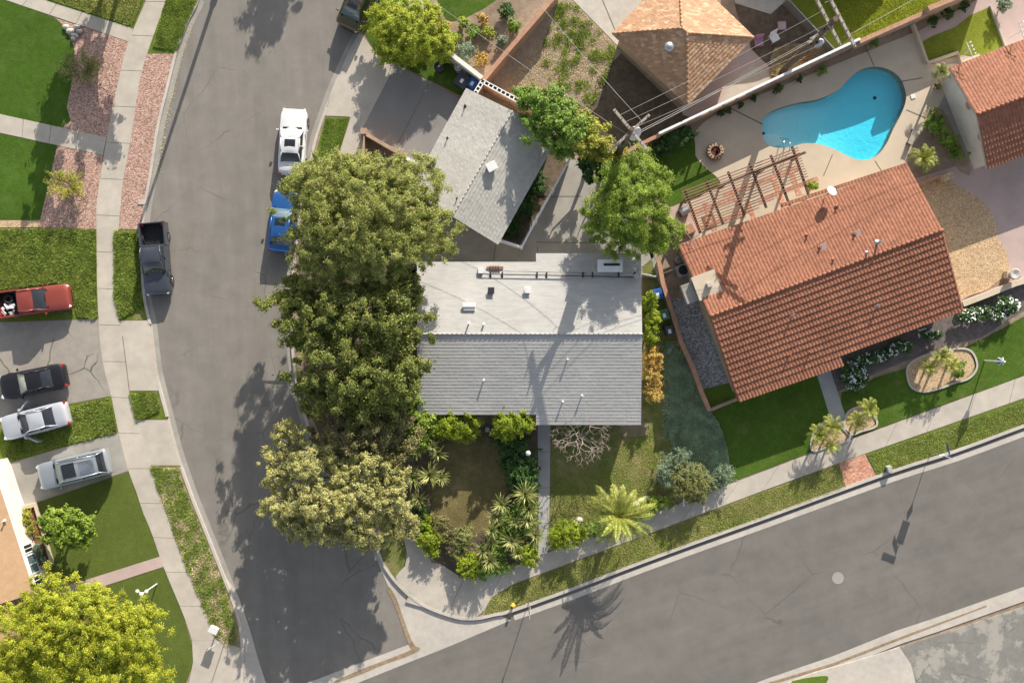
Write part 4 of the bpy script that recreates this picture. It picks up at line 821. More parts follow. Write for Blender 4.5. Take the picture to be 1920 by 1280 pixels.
ylist = [(778, 845, 1.9, .78, 'yucca closest to the trees in the trio by the brown lawn'), (812, 836, 2.0, .62, 'top yucca of the trio by the brown lawn'), (822, 850, 1.8, .8, 'right yucca of the trio by the brown lawn'),
    (775, 895, 1.6, 1.0, 'shaded yucca left of the big sunlit one'), (805, 890, 1.9, 1.15, 'big sunlit yucca at the west edge of the brown lawn'), (826, 893, 1.5, .85, 'yucca half behind the big sunlit one'), (785, 935, 1.4, .8, 'yucca below the shaded one, touching the khaki tree'),
    (940, 945, 1.3, .95, 'yucca at the south-east edge of the brown lawn'), (985, 925, 1.6, 1.15, 'large yellow yucca by the entry path'), (992, 952, 1.5, .95, 'yucca just below the large yellow one by the entry path'), (930, 968, 1.1, .85, 'drooping yucca below the lawn-edge yucca'), (922, 992, 1.6, .8, 'golden yucca above the lower cluster'),
    (920, 1016, 1.2, .85, 'yucca in the middle of the lower cluster'), (905, 1032, 1.3, .8, 'left yucca of the lower cluster'), (918, 1050, 1.4, .95, 'pale lowest yucca overhanging the round lime ball'), (960, 1012, 1.1, .95, 'dark yucca inside the lower cluster'), (1003, 1003, 1.1, .85, 'yucca spilling over the entry path'), (968, 978, 1.2, .8, 'green yucca in the heart of the clump'), (970, 1035, .9, .7, 'low yucca behind the square lime hedge'), (990, 975, 1.3, .9, 'upright yucca beside the entry path')]
for i, (x, y, z, l, lab) in enumerate(ylist): yucca(lab, x, y, z, l, 58 if l > .9 else 46, i, .075)
bush('garden_bush', 'green filler foliage beneath the yuccas beside the entry path', 'bush', [(960, 985, .6, 36, 30, .4), (985, 960, .6, 24, 40, .4), (925, 1030, .5, 24, 22, .35), (975, 1030, .5, 26, 16, .35)], 15000, .07, 'lf_green', .22)
# the bare tree
def bare():
    b = P(1092, 820, .12); t = thing('bare_tree', 'leafless pale-branched tree in front of the grey house', 'tree', b); mb = MB(); r_ = random.Random(3)
    def grow(p, d, l, r, k):
        if k <= 0: return
        q = p+d*l; m = p.lerp(q, .5)+Vector((r_.gauss(0, .05), r_.gauss(0, .05), r_.gauss(0, .02)))*l*2
        mb.tube([p, m, q], [r, r*.85, r*.72], 5, k > 4)
        if k == 0: return
        n = 3 if r_.random() < .5 else 2; base = r_.uniform(0, 6.28)
        for j in range(n):
            a = base+j*6.28/n; o1 = d.orthogonal().normalized(); o2 = d.cross(o1); dd = (d*.75+(o1*math.cos(a)+o2*math.sin(a))*.75+Vector((0, 0, -.05))).normalized(); dd.z = abs(dd.z)*.7
            grow(q, dd.normalized(), l*r_.uniform(.66, .85), r*.7, k-1)
    top = P(1090, 815, 1.5); mb.tube([b, top], [.11, .09], 8)
    for k in range(7):
        a = k*.9+.3; grow(top, Vector((math.cos(a), math.sin(a), .3+.5*(k % 3))).normalized(), .74+.12*(k % 2), .036, 5)
    mb.build('limbs', M['bark_p'], t)
bare()
# ------------------------------------------------------------------ houses
def roof_face(mb, poly, course=.24, ch=.03, wave=0, wh=.0, lift=.0):
    """real tile or shingle courses over one roof plane; corners: eave a, eave b, ridge b, ridge a (or one peak)"""
    p = [Vector(q) for q in poly]; p = p if len(p) == 4 else p+[p[2]]
    e = (p[1]-p[0]); L_ = e.length; e.normalize(); vd = (p[3]+p[2]-p[0]-p[1])/2; vd = vd-e*vd.dot(e); VL = vd.length
    n = e.cross(vd).normalized(); flip = n.z < 0
    if flip: n = -n
    nu = int(L_/(wave/6 if wave else .16))+1; nc = max(1, round(VL/course)); rows = []
    for k in range(nc): rows += [(k/nc-(.04/VL if k == 0 else 0), ch), ((k+1)/nc, 0.0)]
    V = []
    for k_, (vv, h) in enumerate(rows):
        for i in range(nu+1):
            u = i/nu; q = p[0].lerp(p[1], u).lerp(p[3].lerp(p[2], u), vv) if vv >= 0 else p[0].lerp(p[1], u)+(p[3].lerp(p[2], u)-p[0].lerp(p[1], u))*vv
            hw = wh*abs(math.sin(math.pi*u*L_/wave)) if wave else 0; V.append(q+n*((h if wave else h*random.uniform(.7, 1.3))+hw+lift))
    m = nu+1; F = []
    for r in range(len(rows)-1):
        for i in range(nu): f = (r*m+i, r*m+i+1, (r+1)*m+i+1, (r+1)*m+i); F.append(f[::-1] if flip else f)
    mb.add(V, F)
def caps(mb, a, b, r=.10, step=.33):
    a, b = Vector(a), Vector(b); d = b-a; n = max(1, int(d.length/step))
    for k in range(n):
        mb.tube([a.lerp(b, k/n)+Vector((0, 0, .05)), a.lerp(b, (k+1.12)/n)+Vector((0, 0, .02))], [r, r*.82], 8)
def slab_under(mb, poly, t=.17):
    p = [Vector(q)-Vector((0, 0, .02)) for q in poly]; n = len(p)
    fs = [tuple(range(n)), tuple(range(2*n-1, n-1, -1))]+[(i, (i+1) % n, (i+1) % n+n, i+n) for i in range(n)]
    mb.add(p+[q-Vector((0, 0, t)) for q in p], fs)
def house(name, label, faces, foot, eave, ridge, mats, course=(.24, .03, 0, 0), attic=None, capr=.1, cat='house', hips=(), ridge_line=None, group=None):
    roof_m, fas, wall = mats
    F = [[P(*q) for q in f] for f in faces]; FT = [Vector((q[0], q[1])) for q in foot]
    cx = sum(q.x for q in FT)/len(FT); cy = sum(q.y for q in FT)/len(FT)
    t = thing(name, label, cat, (cx, cy, .1), group=group)
    mb = MB()
    for f in F: roof_face(mb, f, *((course[0], course[1]*.42, course[2], course[3]*.8) if course[2] and f[0].y > f[-1].y else course))
    rf = mb.build('roof', M[roof_m], t)
    mb = MB()
    for f in F: slab_under(mb, f)
    mb.build('fascia', M[fas], rf)
    if hips:
        mb = MB()
        for a, b in hips: caps(mb, P(*a), P(*b), capr)
        mb.build('ridge_cap', M[roof_m], rf, smooth_=True)
    mb = MB().prism([(q.x, q.y) for q in FT], .05, eave-.12)
    if attic: # gable solids: (corner a, corner b, peak) at both ends
        (a, b, c), (d, e, f) = attic; mb.add([a, b, c, d, e, f], [(0, 1, 2), (5, 4, 3), (0, 3, 4, 1), (1, 4, 5, 2), (2, 5, 3, 0)])
    w_ = mb.build('wall', M[wall], t)
    return t, rf, w_
def gable(name, label, A, B, Cc, Dd, R0, R1, mats, course, inset=.45, ginset=.3, extra=None, **kw):
    """A,B upper eave (west,east); Dd,Cc lower eave (west,east); R0,R1 ridge (west,east); px,py,z"""
    a, b, c, d, r0, r1 = [P(*q) for q in (A, B, Cc, Dd, R0, R1)]
    ax = (r1-r0); ax.z = 0; ax.normalize(); n = Vector((-ax.y, ax.x, 0)); n = n if n.dot(a-d) > 0 else -n
    f = [a+ax*ginset-n*inset, b-ax*ginset-n*inset, c-ax*ginset+n*inset, d+ax*ginset+n*inset]
    faces = extra or [[A, B, R1, R0], [Dd, Cc, R1, R0]]
    ez = min(A[2], Cc[2]); dz = Vector((0, 0, -.2))
    def at(q, z): return (q.x, q.y, z)
    pk0 = r0+ax*ginset+dz; pk1 = r1-ax*ginset+dz
    attic = ([at(f[0], ez-.12), at(f[3], ez-.12), tuple(pk0)], [at(f[1], ez-.12), at(f[2], ez-.12), tuple(pk1)])
    t, rf, w_ = house(name, label, faces, f, ez, R0[2], mats, course, attic, **kw)
    return t, rf, w_, f
def window(parent, a, b, z0, z1, t0, t1, out, frame='whitepaint', pane='glass'):
    a = Vector((a[0], a[1], 0)); b = Vector((b[0], b[1], 0)); p = a.lerp(b, t0); q = a.lerp(b, t1); d = (b-a).normalized(); n = Vector((d.y, -d.x, 0))*out
    L_ = (q-p).length; c = p.lerp(q, .5); rz = math.atan2(d.y, d.x); mb = MB(); zc = (z0+z1)/2
    for s in (-1, 1):
        mb.box(c+d*s*L_/2+n*.03+Vector((0, 0, zc)), (.07, .08, z1-z0+.07), rz); mb.box(c+n*.03+Vector((0, 0, zc+s*(z1-z0)/2)), (L_-.07, .08, .07), rz)
    mb.box(c+n*.025+Vector((0, 0, zc)), (.05, .06, z1-z0-.07), rz)
    wf = mb.build('window', M[frame], parent)
    MB().box(c+n*.01+Vector((0, 0, zc)), (L_-.06, .03, z1-z0-.06), rz).build('pane', M[pane], wf)
# grey house in the middle
Zr, pit = 3.9, .235
def mz(y): return Zr-abs(626-y)/26*.945*pit
g_faces = [[(782, 492, mz(492)), (1202, 492, mz(492)), (1204, 626, Zr), (782, 626, Zr)], [(1005, 476, mz(476)), (1202, 476, mz(476)), (1202, 491.6, mz(492)), (1005, 491.6, mz(492))],
           [(782, 776, mz(776)), (1202, 776, mz(776)), (1204, 626, Zr), (782, 626, Zr)], [(1005, 795, mz(795)), (1202, 795, mz(795)), (1202, 776.4, mz(776)), (1005, 776.4, mz(776))]]
H1, H1r, H1w, ft = gable('grey_house', 'grey shingled house in the middle with a low ridge and a white chimney', (782, 492, mz(492)), (1202, 484, mz(484)), (1202, 785, mz(785)), (782, 776, mz(776)), (782, 626, Zr), (1204, 626, Zr),
    ('shingle', 'fascia', 'stucco'), (.235, .014, 0, 0), extra=g_faces, hips=[((782, 626, Zr), (1204, 626, Zr))], capr=.07)
window(H1w, ft[3], ft[2], .9, 2.1, .62, .78, 1); window(H1w, ft[3], ft[2], .9, 2.1, .1, .28, 1); window(H1w, ft[1], ft[2], 1.0, 2.0, .3, .5, -1)
MB().box(P(1020, 778, 1.1), (1.0, .1, 2.0)).build('door', M['wood_dark'], H1)
# chimney with its dark flue slot
c = P(1143, 497, 3.0); ch_ = MB(); ch_.prism(PL([(1124, 488), (1164, 488), (1164, 508), (1124, 508)], 3.7)[0:4], 2.3, 3.62)
ch_.add([], []); cm = ch_.build('chimney', M['stucco'], H1r)
MB().box(P(1144, 498, 3.66), (1.72, .86, .10)).build('chimney_cap', M['whitepaint'], cm, bevel=.03)
MB().box(P(1147, 496, 3.725), (1.1, .16, .05)).build('flue', M['black'], cm)
def rpt(x, y, dz=0): z = mz(y)+.02; return P(x, y, z)+Vector((0, 0, dz))
def pipe_vent(x, y, h, parent, zf, r=.05, m='metal_w'):
    b = P(x, y, zf); k = MB().tube([b-Vector((0, 0, .12)), b+Vector((0, 0, h))], r, 10); k.tube([b+Vector((0, 0, h-.08)), b+Vector((0, 0, h+.02))], r*1.35, 10)
    k.lathe(b-Vector((0, 0, .04)), [(r*3, 0), (r*2, .05), (r*1.1, .08)], 10); return k.build('vent_pipe', M[m], parent, smooth_='auto')
for x, y, h in ((879, 606, .55), (907, 608, .3), (907, 712, .28), (1064, 673, .3), (1091, 741, .28), (1055, 752, .28)): pipe_vent(x, y, h, H1r, mz(y))
for x, y, m in ((989, 544, 'metal_w'), (921, 545, 'metal_d')):
    b = rpt(x, y, .12); k = MB().box(b, (.34, .34, .26)); k.box(b+Vector((0, 0, .16)), (.44, .44, .05)); k.build('roof_vent', M[m], H1r, bevel=.01)
b = rpt(880, 575, .1); k = MB().box(b, (.78, .52, .2)); k.box(b+Vector((0, .12, .14)), (.9, .3, .1)); k.build('roof_vent', M['whitepaint'], H1r, bevel=.02)
k = MB(); k.tube([rpt(899, 514, .18), rpt(1060, 517, .18), rpt(1198, 520, .18)], .035, 6); k.tube([rpt(920, 508, .14), rpt(1100, 512, .14)], .015, 5)
for x in (920, 942, 1007, 1025, 1093, 1111, 1160, 1190): k.box(rpt(x, 515, .06), (.10, .38, .12))
k.build('roof_conduit', M['metal_d'], H1r)
k = MB().box(rpt(901, 508, .12), (.34, .38, .3)); k.build('junction_box', M['metal_w'], H1r, bevel=.02)
k = MB().box(rpt(928, 502, .07), (1.15, .18, .07)); [k.box(rpt(921+i*5, 502, .15), (.08, .3, .1), rz=.4) for i in range(4)]; k.build('wooden_bracket', M['wood_slat'], H1r)
k = MB().tube([rpt(1191, 519, 0), rpt(1191, 519, 1.2)], .04, 6); k.box(rpt(1191, 519, .5), (.3, .3, .3)); k.tube([rpt(1176, 516, .6), rpt(1200, 521, .6)], .03, 5); k.build('service_mast', M['metal'], H1r)
# grey garage
gz, grz = 2.6, 3.7
H2, H2r, H2w, ft = gable('grey_garage', 'small grey shingled garage turned at an angle between the driveway and the yard', (875, 166, gz), (768, 359, gz), (933, 458, gz), (1044, 259, gz), (961, 208, grz), (848, 406, grz),
    ('shingle_g', 'fascia', 'stucco'), (.24, .03, 0, 0), hips=[((961, 208, grz), (848, 406, grz))], capr=.035, cat='garage')
for x, y, h, z in ((872, 199, .28, 2.85), (839, 259, .28, 2.8), (857, 372, .25, 3.6)): pipe_vent(x, y, h, H2r, z, .035, 'metal_d')
b = P(816, 304, 2.85); MB().tube([b, b+Vector((0, 0, .3))], .09, 10).build('vent_pipe', M['metal_w'], H2r)
b = P(922, 313, 3.7); k = MB(); k.box(b, (.55, .5, .26), rz=.5); k.box(b+Vector((.0, .0, .17)), (.7, .62, .07), rz=.5); k.build('roof_vent', M['metal_w'], H2r, bevel=.02)
# tan hipped building
z0, z1 = 2.7, 4.5
W_, S_, E_, N_, p1, p2 = (1148, 63, z0), (1289, 197, z0), (1413, 70, z0), (1272, -66, z0), (1279, 53, z1), (1288, 62, z1)
fw = [P(*q) for q in (W_, S_, E_, N_)]; cc_ = sum(fw, Vector())/4
H3, H3r, _ = house('tan_roofed_garage', 'square building under a tan hipped tile roof at the top of the picture', [[W_, S_, p2, p1], [S_, E_, p2], [E_, N_, p1, p2], [N_, W_, p1]], [q.lerp(cc_, .13) for q in fw], z0, z1,
    ('tile_tan', 'fascia', 'stucco_t'), (.25, .035, 0, 0), hips=[(W_, p1), (S_, p2), (E_, p2), (N_, p1), (p1, p2)], capr=.09, cat='garage')
b = P(1252, 93, 3.7); k = MB(); k.lathe(b, [(.16, 0), (.16, .3), (.30, .34), (.36, .48), (.34, .62), (.22, .74), (.05, .78)], 18); k.build('turbine_vent', M['metal'], H3r, smooth_=True)
# red tiled house
e1, rg_, e2 = 2.75, 4.25, 2.7
A1, B1 = (1272, 460, e1), (1700, 307, e1)
r_faces = [[(1272, 460, e1), (1462, 392, e1), (1536, 535, rg_), (1333, 600, rg_)], [(1462, 392, e1), (1466, 386, e1), (1550, 520, rg_), (1536, 535, rg_)]]
RW, RE = (1331, 593, rg_), (1767, 431, rg_)
def rl(t): return tuple(RW[i]+(RE[i]-RW[i])*t for i in range(3))
r_faces = [[(1272, 460, e1), (1703, 312, e1), rl(1), rl(0)], [(1465, 383, e1-.05), (1701, 306, e1-.05), (1703, 311.5, e1), (1467, 388.5, e1)],
           [(1379, 737, e2), (1806, 581, e2), rl(1), rl(0)], [(1385, 752, e2-.15), (1581, 684, e2-.15), (1576, 669, e2+.01), (1379, 736, e2+.01)]]
H4, H4r, H4w, ft4 = gable('red_tiled_house', 'long house with a red barrel tile roof below the pool', (1272, 460, e1), (1701, 306, e1), (1806, 581, e2), (1385, 752, e2), RW, RE,
    ('tile_red', 'fascia_br', 'stucco_t'), (.46, .085, .24, .038), extra=r_faces, hips=[(RW, RE)], capr=.13, ginset=.35)
window(H4w, ft4[3], ft4[2], .9, 2.1, .1, .3, 1); window(H4w, ft4[3], ft4[2], .9, 2.1, .62, .85, 1); window(H4w, ft4[3], ft4[2], .1, 2.1, .42, .48, 1)
def z4(x, y): # height of the red roof below a photo point
    a, b = Vector(RW[:2]), Vector(RE[:2]); d = (b-a).normalized(); n = Vector((-d.y, d.x)); s = (Vector((x, y))-a).dot(n)
    return rg_-(rg_-e1)*abs(s)/150+.05
for x, y, h in ((1513, 441, .25), (1543, 391, .25), (1569, 387, .25), (1562, 487, .2), (1625, 474, .4), (1645, 455, .75), (1486, 589, .35), (1645, 572, .35), (1480, 664, .25), (1518, 660, .25)): pipe_vent(x, y, h, H4r, z4(x, y), .05 if h < .6 else .07, 'tile_red' if h < .3 else 'metal')
for x, y in ((1544, 462), (1609, 437)):
    MB().box(P(x, y, z4(x, y)+.03), (.4, .42, .04), rz=.36, rx=.2).build('vent_flashing', M['drive_pink'], H4r); pipe_vent(x-7, y+2, .2, H4r, z4(x, y), .06, 'tile_red')
# second red tiled house
x2 = 2150
def ext(a, t): return (a[0]+t*.92, a[1]-t*.345, a[2])
A5, R5, D5 = (1780, 128, 2.7), (1831, 215, 4.3), (1851, 316, 2.6)
H5, H5r, H5w, ft5 = gable('red_tiled_house', 'red tiled house with a white gable wall at the upper right edge', A5, ext(A5, 330), ext(D5, 330), D5, R5, ext(R5, 330), ('tile_red', 'fascia', 'stucco'), (.46, .05, .24, .038), hips=[(R5, ext(R5, 330))], capr=.13, inset=.25, ginset=.45)
for t_ in (.38, .72):
    g = Vector(ft5[0]).lerp(Vector(ft5[3]), t_); ax = (ft5[1]-ft5[0]).normalized(); k = MB(); c = Vector((g.x, g.y, 2.5))-ax*.04; s = Vector((-ax.y, ax.x, 0))
    k.add([c+s*.3*math.cos(a*.3927)+Vector((0, 0, .3*math.sin(a*.3927)))-ax*.03 for a in range(16)], [tuple(range(16))]); k.build('round_vent', M['terra'], H5w)
# lower left house
A6, B6 = (-18, 862, 2.6), (64, 1112, 2.6)
H6, H6r, H6w, ft6 = gable('tan_roofed_house', 'house with a smooth tan roof and bright white wall at the lower left edge', (64, 1112, 2.6), (-18, 862, 2.6), (-330, 960, 2.6), (-250, 1210, 2.6), (-93, 1160, 4.1), (-174, 912, 4.1), ('tile_tan2', 'whitepaint', 'stucco'), (.2, .012, 0, 0), inset=.12, ginset=.1)
window(H6w, ft6[0], ft6[1], .9, 2.0, .03, .1, 1); window(H6w, ft6[0], ft6[1], .9, 2.0, .12, .26, 1, pane='glass_b'); window(H6w, ft6[0], ft6[1], .9, 2.0, .28, .34, 1)
k = MB(); roof_face(k, [P(50, 1215, 2.55), P(22, 1128, 2.55), P(-110, 1170, 3.6), P(-80, 1258, 3.6)], .2, .012); pr = k.build('porch_roof', M['tile_tan2'], H6)
k = MB(); slab_under(k, [P(50, 1215, 2.53), P(22, 1128, 2.53), P(-110, 1170, 3.58), P(-80, 1258, 3.58)]); k.build('fascia', M['whitepaint'], pr)
k = MB(); [k.box(P(x, y, 1.3), (.12, .12, 2.4)) for x, y in ((40, 1150), (54, 1200))]; k.build('porch_post', M['whitepaint'], H6)
b = P(8, 976, 2.75); pipe_vent(8, 976, .25, H6r, 2.85, .04)
# unseen houses past the top edge, added and shaped to shade the yards
H7, _, _, _ = gable('unseen_shade_house', 'unseen house added beyond the top edge to shade the lawn and bare yard', (1430, -230, 3.0), (1590, -290, 3.0), (1650, -105, 3.0), (1490, -45, 3.0), (1458, -140, 4.4), (1622, -198, 4.4), ('shingle', 'fascia', 'stucco'), (.3, .03, 0, 0))
gable('unseen_shade_house', 'second unseen house added beyond the top edge to widen the shade on the lawn', (1505, -250, 3.0), (1600, -345, 3.0), (1745, -200, 3.0), (1650, -105, 3.0), (1577, -177, 4.0), (1672, -272, 4.0), ('shingle', 'fascia', 'stucco'), (.3, .03, 0, 0))
# ------------------------------------------------------------------ walls, fences, rims
def wall(name, label, pts, h, w_, mat, cap=None, cat='wall', z0=.05, capm=None, group=None):
    """pts = photo line of the wall's top"""
    q = [P(a, b, h) for a, b in pts]; mb = MB(); mc = MB(); n = len(q)
    nn = []
    for i in range(n):
        d = (q[min(i+1, n-1)]-q[max(i-1, 0)]); d.z = 0; d.normalize(); nn.append(Vector((-d.y, d.x, 0)))
    for i in range(n-1):
        for b_, ww, a0, a1 in ((mb, w_/2, z0, h-(.06 if cap else 0)), (mc, w_/2+.03, h-.06, h)):
            if b_ is mc and not cap: continue
            b_.prism([((q[i]+nn[i]*ww).x, (q[i]+nn[i]*ww).y), ((q[i+1]+nn[i+1]*ww).x, (q[i+1]+nn[i+1]*ww).y), ((q[i+1]-nn[i+1]*ww).x, (q[i+1]-nn[i+1]*ww).y), ((q[i]-nn[i]*ww).x, (q[i]-nn[i]*ww).y)], a0, a1)
    if not cap: return tag(mb.build(name, M[mat], bevel=.01), label, cat, group)
    g = q[0].lerp(q[-1], .5); t = thing(name, label, cat, (g.x, g.y, .1), group=group); mb.build('wall_body', M[mat], t); mc.build('cap', M[cap], t, bevel=.01); return t
wall('block_wall', 'terracotta block wall descending from the top edge to the white garden wall', [(1046, -14), (1000, 40), (958, 88), (906, 150)], 1.9, .26, 'brickblock', 'terra')
wall('garden_wall', 'short white wall beside the dark bins and the lime tree', [(825, 86), (866, 117), (904, 146)], 1.7, .3, 'stucco')
t = wall('breeze_block_wall', 'tan wall topped by black and white pierced blocks behind the garage', [(892, 174), (905, 153), (940, 172), (975, 191), (1010, 212)], 2.0, .22, 'terra', 'black')
k = MB()
for (a, b) in (((892, 174), (905, 153)), ((905, 153), (975, 191)), ((975, 191), (1010, 212))):
    pa, pb = P(*a, 2.0), P(*b, 2.0); L_ = (pb-pa).length; n = int(L_/.3); d = (pb-pa).normalized(); s = Vector((-d.y, d.x, 0))
    for i in range(n): k.box(pa.lerp(pb, (i+.5)/n)+Vector((0, 0, .01)), (.09, .28, .10), rz=math.atan2(d.y, d.x))
    for sg in (-1, 1): k.box(pa.lerp(pb, .5)+s*sg*.13+Vector((0, 0, .01)), (L_, .06, .12), rz=math.atan2(d.y, d.x))
k.build('pierced_blocks', M['whitepaint'], t)
t = wall('driveway_wall', 'low terracotta wall with pillars along the driveway part painted in shade', [(680, 300), (683, 250), (757, 292)], 1.15, .22, 'terra', 'brickblock')
k = MB(); [k.box(P(x, y, .62), (.42, .42, 1.2)) for x, y in ((684, 249), (757, 292))]; k.build('pillar', M['brickblock'], t)
wall('driveway_wall', 'short white-capped wall between the terracotta pillar and the garage', [(760, 295), (790, 312)], .9, .2, 'brickblock', 'whitepaint')
wall('boundary_wall', 'short terracotta wall at the foot of the near utility pole', [(1150, 300), (1197, 272), (1236, 253)], 1.9, .24, 'terra')
t = wall('boundary_wall', 'long white-topped wall shading the pool deck', [(1238, 252), (1420, 165), (1612, 76)], 1.65, .2, 'brickblock')
def top_shift(pts, h): return [P(a, b, h) for a, b in pts]
A_, B_ = P(1236, 250, 2.3), P(1612, 73, 2.3)
g = A_.lerp(B_, .5); tf = thing('vinyl_fence', 'white rail fence topping the long wall above the pool', 'fence', (g.x, g.y, 1.65))
d = (B_-A_).normalized(); rz = math.atan2(d.y, d.x); L_ = (B_-A_).length
MB().box(g+Vector((0, 0, .0)), (L_, .16, .09), rz).build('rail', M['vinyl'], tf)
for i in range(16):
    p = A_.lerp(B_, i/15); MB().box((p.x, p.y, 1.97), (.12, .12, .6), rz).build('post', M['vinyl'], tf)
pc = A_.lerp(B_, .72); MB().box((pc.x, pc.y, 1.97), (L_*.55, .05, .62), rz).build('panel', M['vinyl'], tf)
wall('boundary_wall', 'terracotta-capped wall between the yellow-green lawn and the sunken turf', [(1612, 78), (1715, 32), (1740, 22)], 2.0, .24, 'brickblock', 'terra')
wall('boundary_wall', 'top right stretch of terracotta wall beyond its step', [(1741, 16), (1790, -4), (1870, -40)], 2.7, .3, 'brickblock', 'terra')
A_, B_, C_ = P(1067, 300, 1.8), P(978, 463, 1.8), P(938, 450, 1.8); tf = thing('vinyl_fence', 'white vinyl privacy fence closing the yard beside the garage', 'fence', (A_.lerp(B_, .5).x, A_.lerp(B_, .5).y, .1))
for a, b in ((A_, B_), (B_, C_)):
    d = (b-a).normalized(); rz = math.atan2(d.y, d.x); L_ = (b-a).length; m = a.lerp(b, .5)
    MB().box((m.x, m.y, .95), (L_-.14, .045, 1.6), rz).build('panel', M['vinyl'], tf); MB().box((m.x, m.y, 1.79), (L_-.14, .12, .08), rz).build('rail', M['vinyl'], tf)
for p in (A_, A_.lerp(B_, .34), A_.lerp(B_, .7), B_, C_):
    MB().box((p.x, p.y, .98), (.15, .15, 1.76)).box((p.x, p.y, 1.9), (.2, .2, .07), taper=.6).build('post', M['vinyl'], tf)
wall('garden_wall', 'long narrow tan wall between the side lawn and the grey gravel', [(1236, 490), (1243, 530), (1254, 565), (1277, 640), (1300, 690), (1316, 735), (1331, 770)], .9, .24, 'brickblock', 'terra')
wall('garden_wall', 'short tan return wall under the corner of the tiled roof', [(1333, 768), (1383, 748)], .8, .2, 'brickblock')
wall('patio_wall', 'low pink patio wall running to the corner of the tiled roof', [(1246, 396), (1262, 425), (1277, 452)], .9, .2, 'drive_pink')
wall('step_edge', 'brick step across the side yard beside the air conditioner', [(1242, 514), (1264, 504)], .3, .12, 'drive_pink', cat='step')
wall('front_wall', 'pale low wall closing the tan gravel yard by the flower bed', [(1806, 570), (1850, 553), (1905, 531), (1960, 515)], .75, .34, 'drive_pink', 'deck')
wall('garden_wall', 'low tan wall at the north-east corner of the tiled roof', [(1722, 346), (1764, 330)], .9, .22, 'terra')
wall('garden_wall', 'stubby ochre block standing alone at the top of the shaded driveway', [(1766, 336), (1788, 327)], .8, .5, 'gravel_tan')
wall('lawn_rim', 'pale rim on the west and south sides of the sunken turf', [(1713, 44), (1727, 80), (1740, 117), (1797, 98), (1804, 116), (1837, 103)], .5, .2, 'deck', cat='garden edging')
wall('lawn_rim', 'narrow rim on the east side of the sunken turf', [(1858, 10), (1886, 86)], .35, .14, 'conc', cat='garden edging')
wall('yard_fence', 'thin grey rail fence running diagonally beside the far utility pole', [(1476, -4), (1500, 22), (1526, 50), (1568, 96)], 1.3, .05, 'metal', cat='fence')
pl = [P(a, b, .55) for a, b in ((40, 948), (64, 942), (97, 1059), (74, 1067))]; cpl = sum(pl, Vector())/4
t = thing('planter', 'long pink raised planter against the white wall of the lower left house', 'planter', (cpl.x, cpl.y, .1))
MB().prism([(p.x, p.y) for p in pl], .1, .62, [[(q.x, q.y) for q in [p.lerp(cpl, .0)+(cpl-p).normalized()*.28 for p in pl]]]).build('planter_wall', M['deck'], t, bevel=.01)
MB().prism([(q.x, q.y) for q in [p+(cpl-p).normalized()*.24 for p in pl]], .12, .42).build('soil', M['soil_red'], t)
bush('planter_shrub', 'two-tone shrub in the upper half of the pink planter', 'shrub', [(50, 968, .8, 11, 14, .3), (56, 990, .8, 9, 12, .3)], 3500, .05, 'lf_shrub', .14)
bush('planter_shrub', 'yellow-edged shrub in the lower half of the pink planter', 'shrub', [(73, 1030, .8, 9, 12, .3), (79, 1050, .75, 8, 8, .25)], 2600, .05, 'lf_sage', .14)
# tile-roofed garden bits: border stones at the turf corner
for i, (x, y, s) in enumerate(((125, 52, .3), (133, 60, .34), (142, 68, .3), (150, 60, .26), (146, 52, .24), (139, 74, .2))):
    o = MB().lathe(P(x, y, .1), [(s*.7, 0), (s, .1), (s*.8, .22), (s*.3, .28)], 7, 1, .7).build('border_stone', M['rock'], smooth_=True)
    tag(o, ['pale border stone nearest the walk in the curved row', 'largest pale border stone of the curved row', 'pale border stone in the middle of the curved row', 'pale border stone on the gravel side of the row', 'small border stone closest to the young tree shadow', 'smallest pale border stone at the lower end'][i], 'stone', 'border stones by the turf corner')
for i, (x, y, s) in enumerate(((1193, 945, .34), (1202, 938, .3), (1213, 934, .32), (1086, 974, .3), (1078, 979, .24))):
    o = MB().lathe(P(x, y, .1), [(s*.7, 0), (s, .1), (s*.8, .24), (s*.3, .3)], 7, 1, .8).build('garden_rock', M['rock'], smooth_=True)
    tag(o, ['white rock nearest the palm on its right side', 'middle white rock right of the palm', 'outermost white rock right of the palm', 'white rock left of the palm by the rounded hedge', 'small white rock left of the palm'][i], 'rock', 'white rocks around the palm')
tag(MB().lathe(P(1604, 711, .12), [(.35, 0), (.48, .15), (.4, .4), (.15, .52)], 8, 1.2, .7).build('boulder', M['rock'], smooth_=True), 'pale boulder ringed by white flowers near the front path', 'rock')
# ------------------------------------------------------------------ pool
pt = thing('swimming_pool', 'kidney-shaped turquoise swimming pool in a tan deck', 'swimming pool', P(1570, 215, 0))
k = MB(); n = len(POOLW)
for i in range(n):
    a, b = POOLW[i], POOLW[(i+1) % n]; k.add([(a.x, a.y, .14), (b.x, b.y, .14), (b.x, b.y, -3), (a.x, a.y, -3)], [(0, 1, 2, 3)])
k.build('pool_wall', M['pool_in'], pt)
def depth(x, y):
    px = 960+x*SP; t_ = min(1, max(0, (px-1440)/190)); return -(.28+.5*t_*t_*(3-2*t_))
V = []; F = []; nx, ny = 46, 30; a = P(1415, 305); b = P(1705, 115)
for j in range(ny+1):
    for i in range(nx+1): x = a.x+(b.x-a.x)*i/nx; y = a.y+(b.y-a.y)*j/ny; V.append((x, y, depth(x, y)))
F = [(j*(nx+1)+i, j*(nx+1)+i+1, (j+1)*(nx+1)+i+1, (j+1)*(nx+1)+i) for j in range(ny) for i in range(nx)]
MB().add(V, F).build('pool_floor', M['pool_in'], pt)
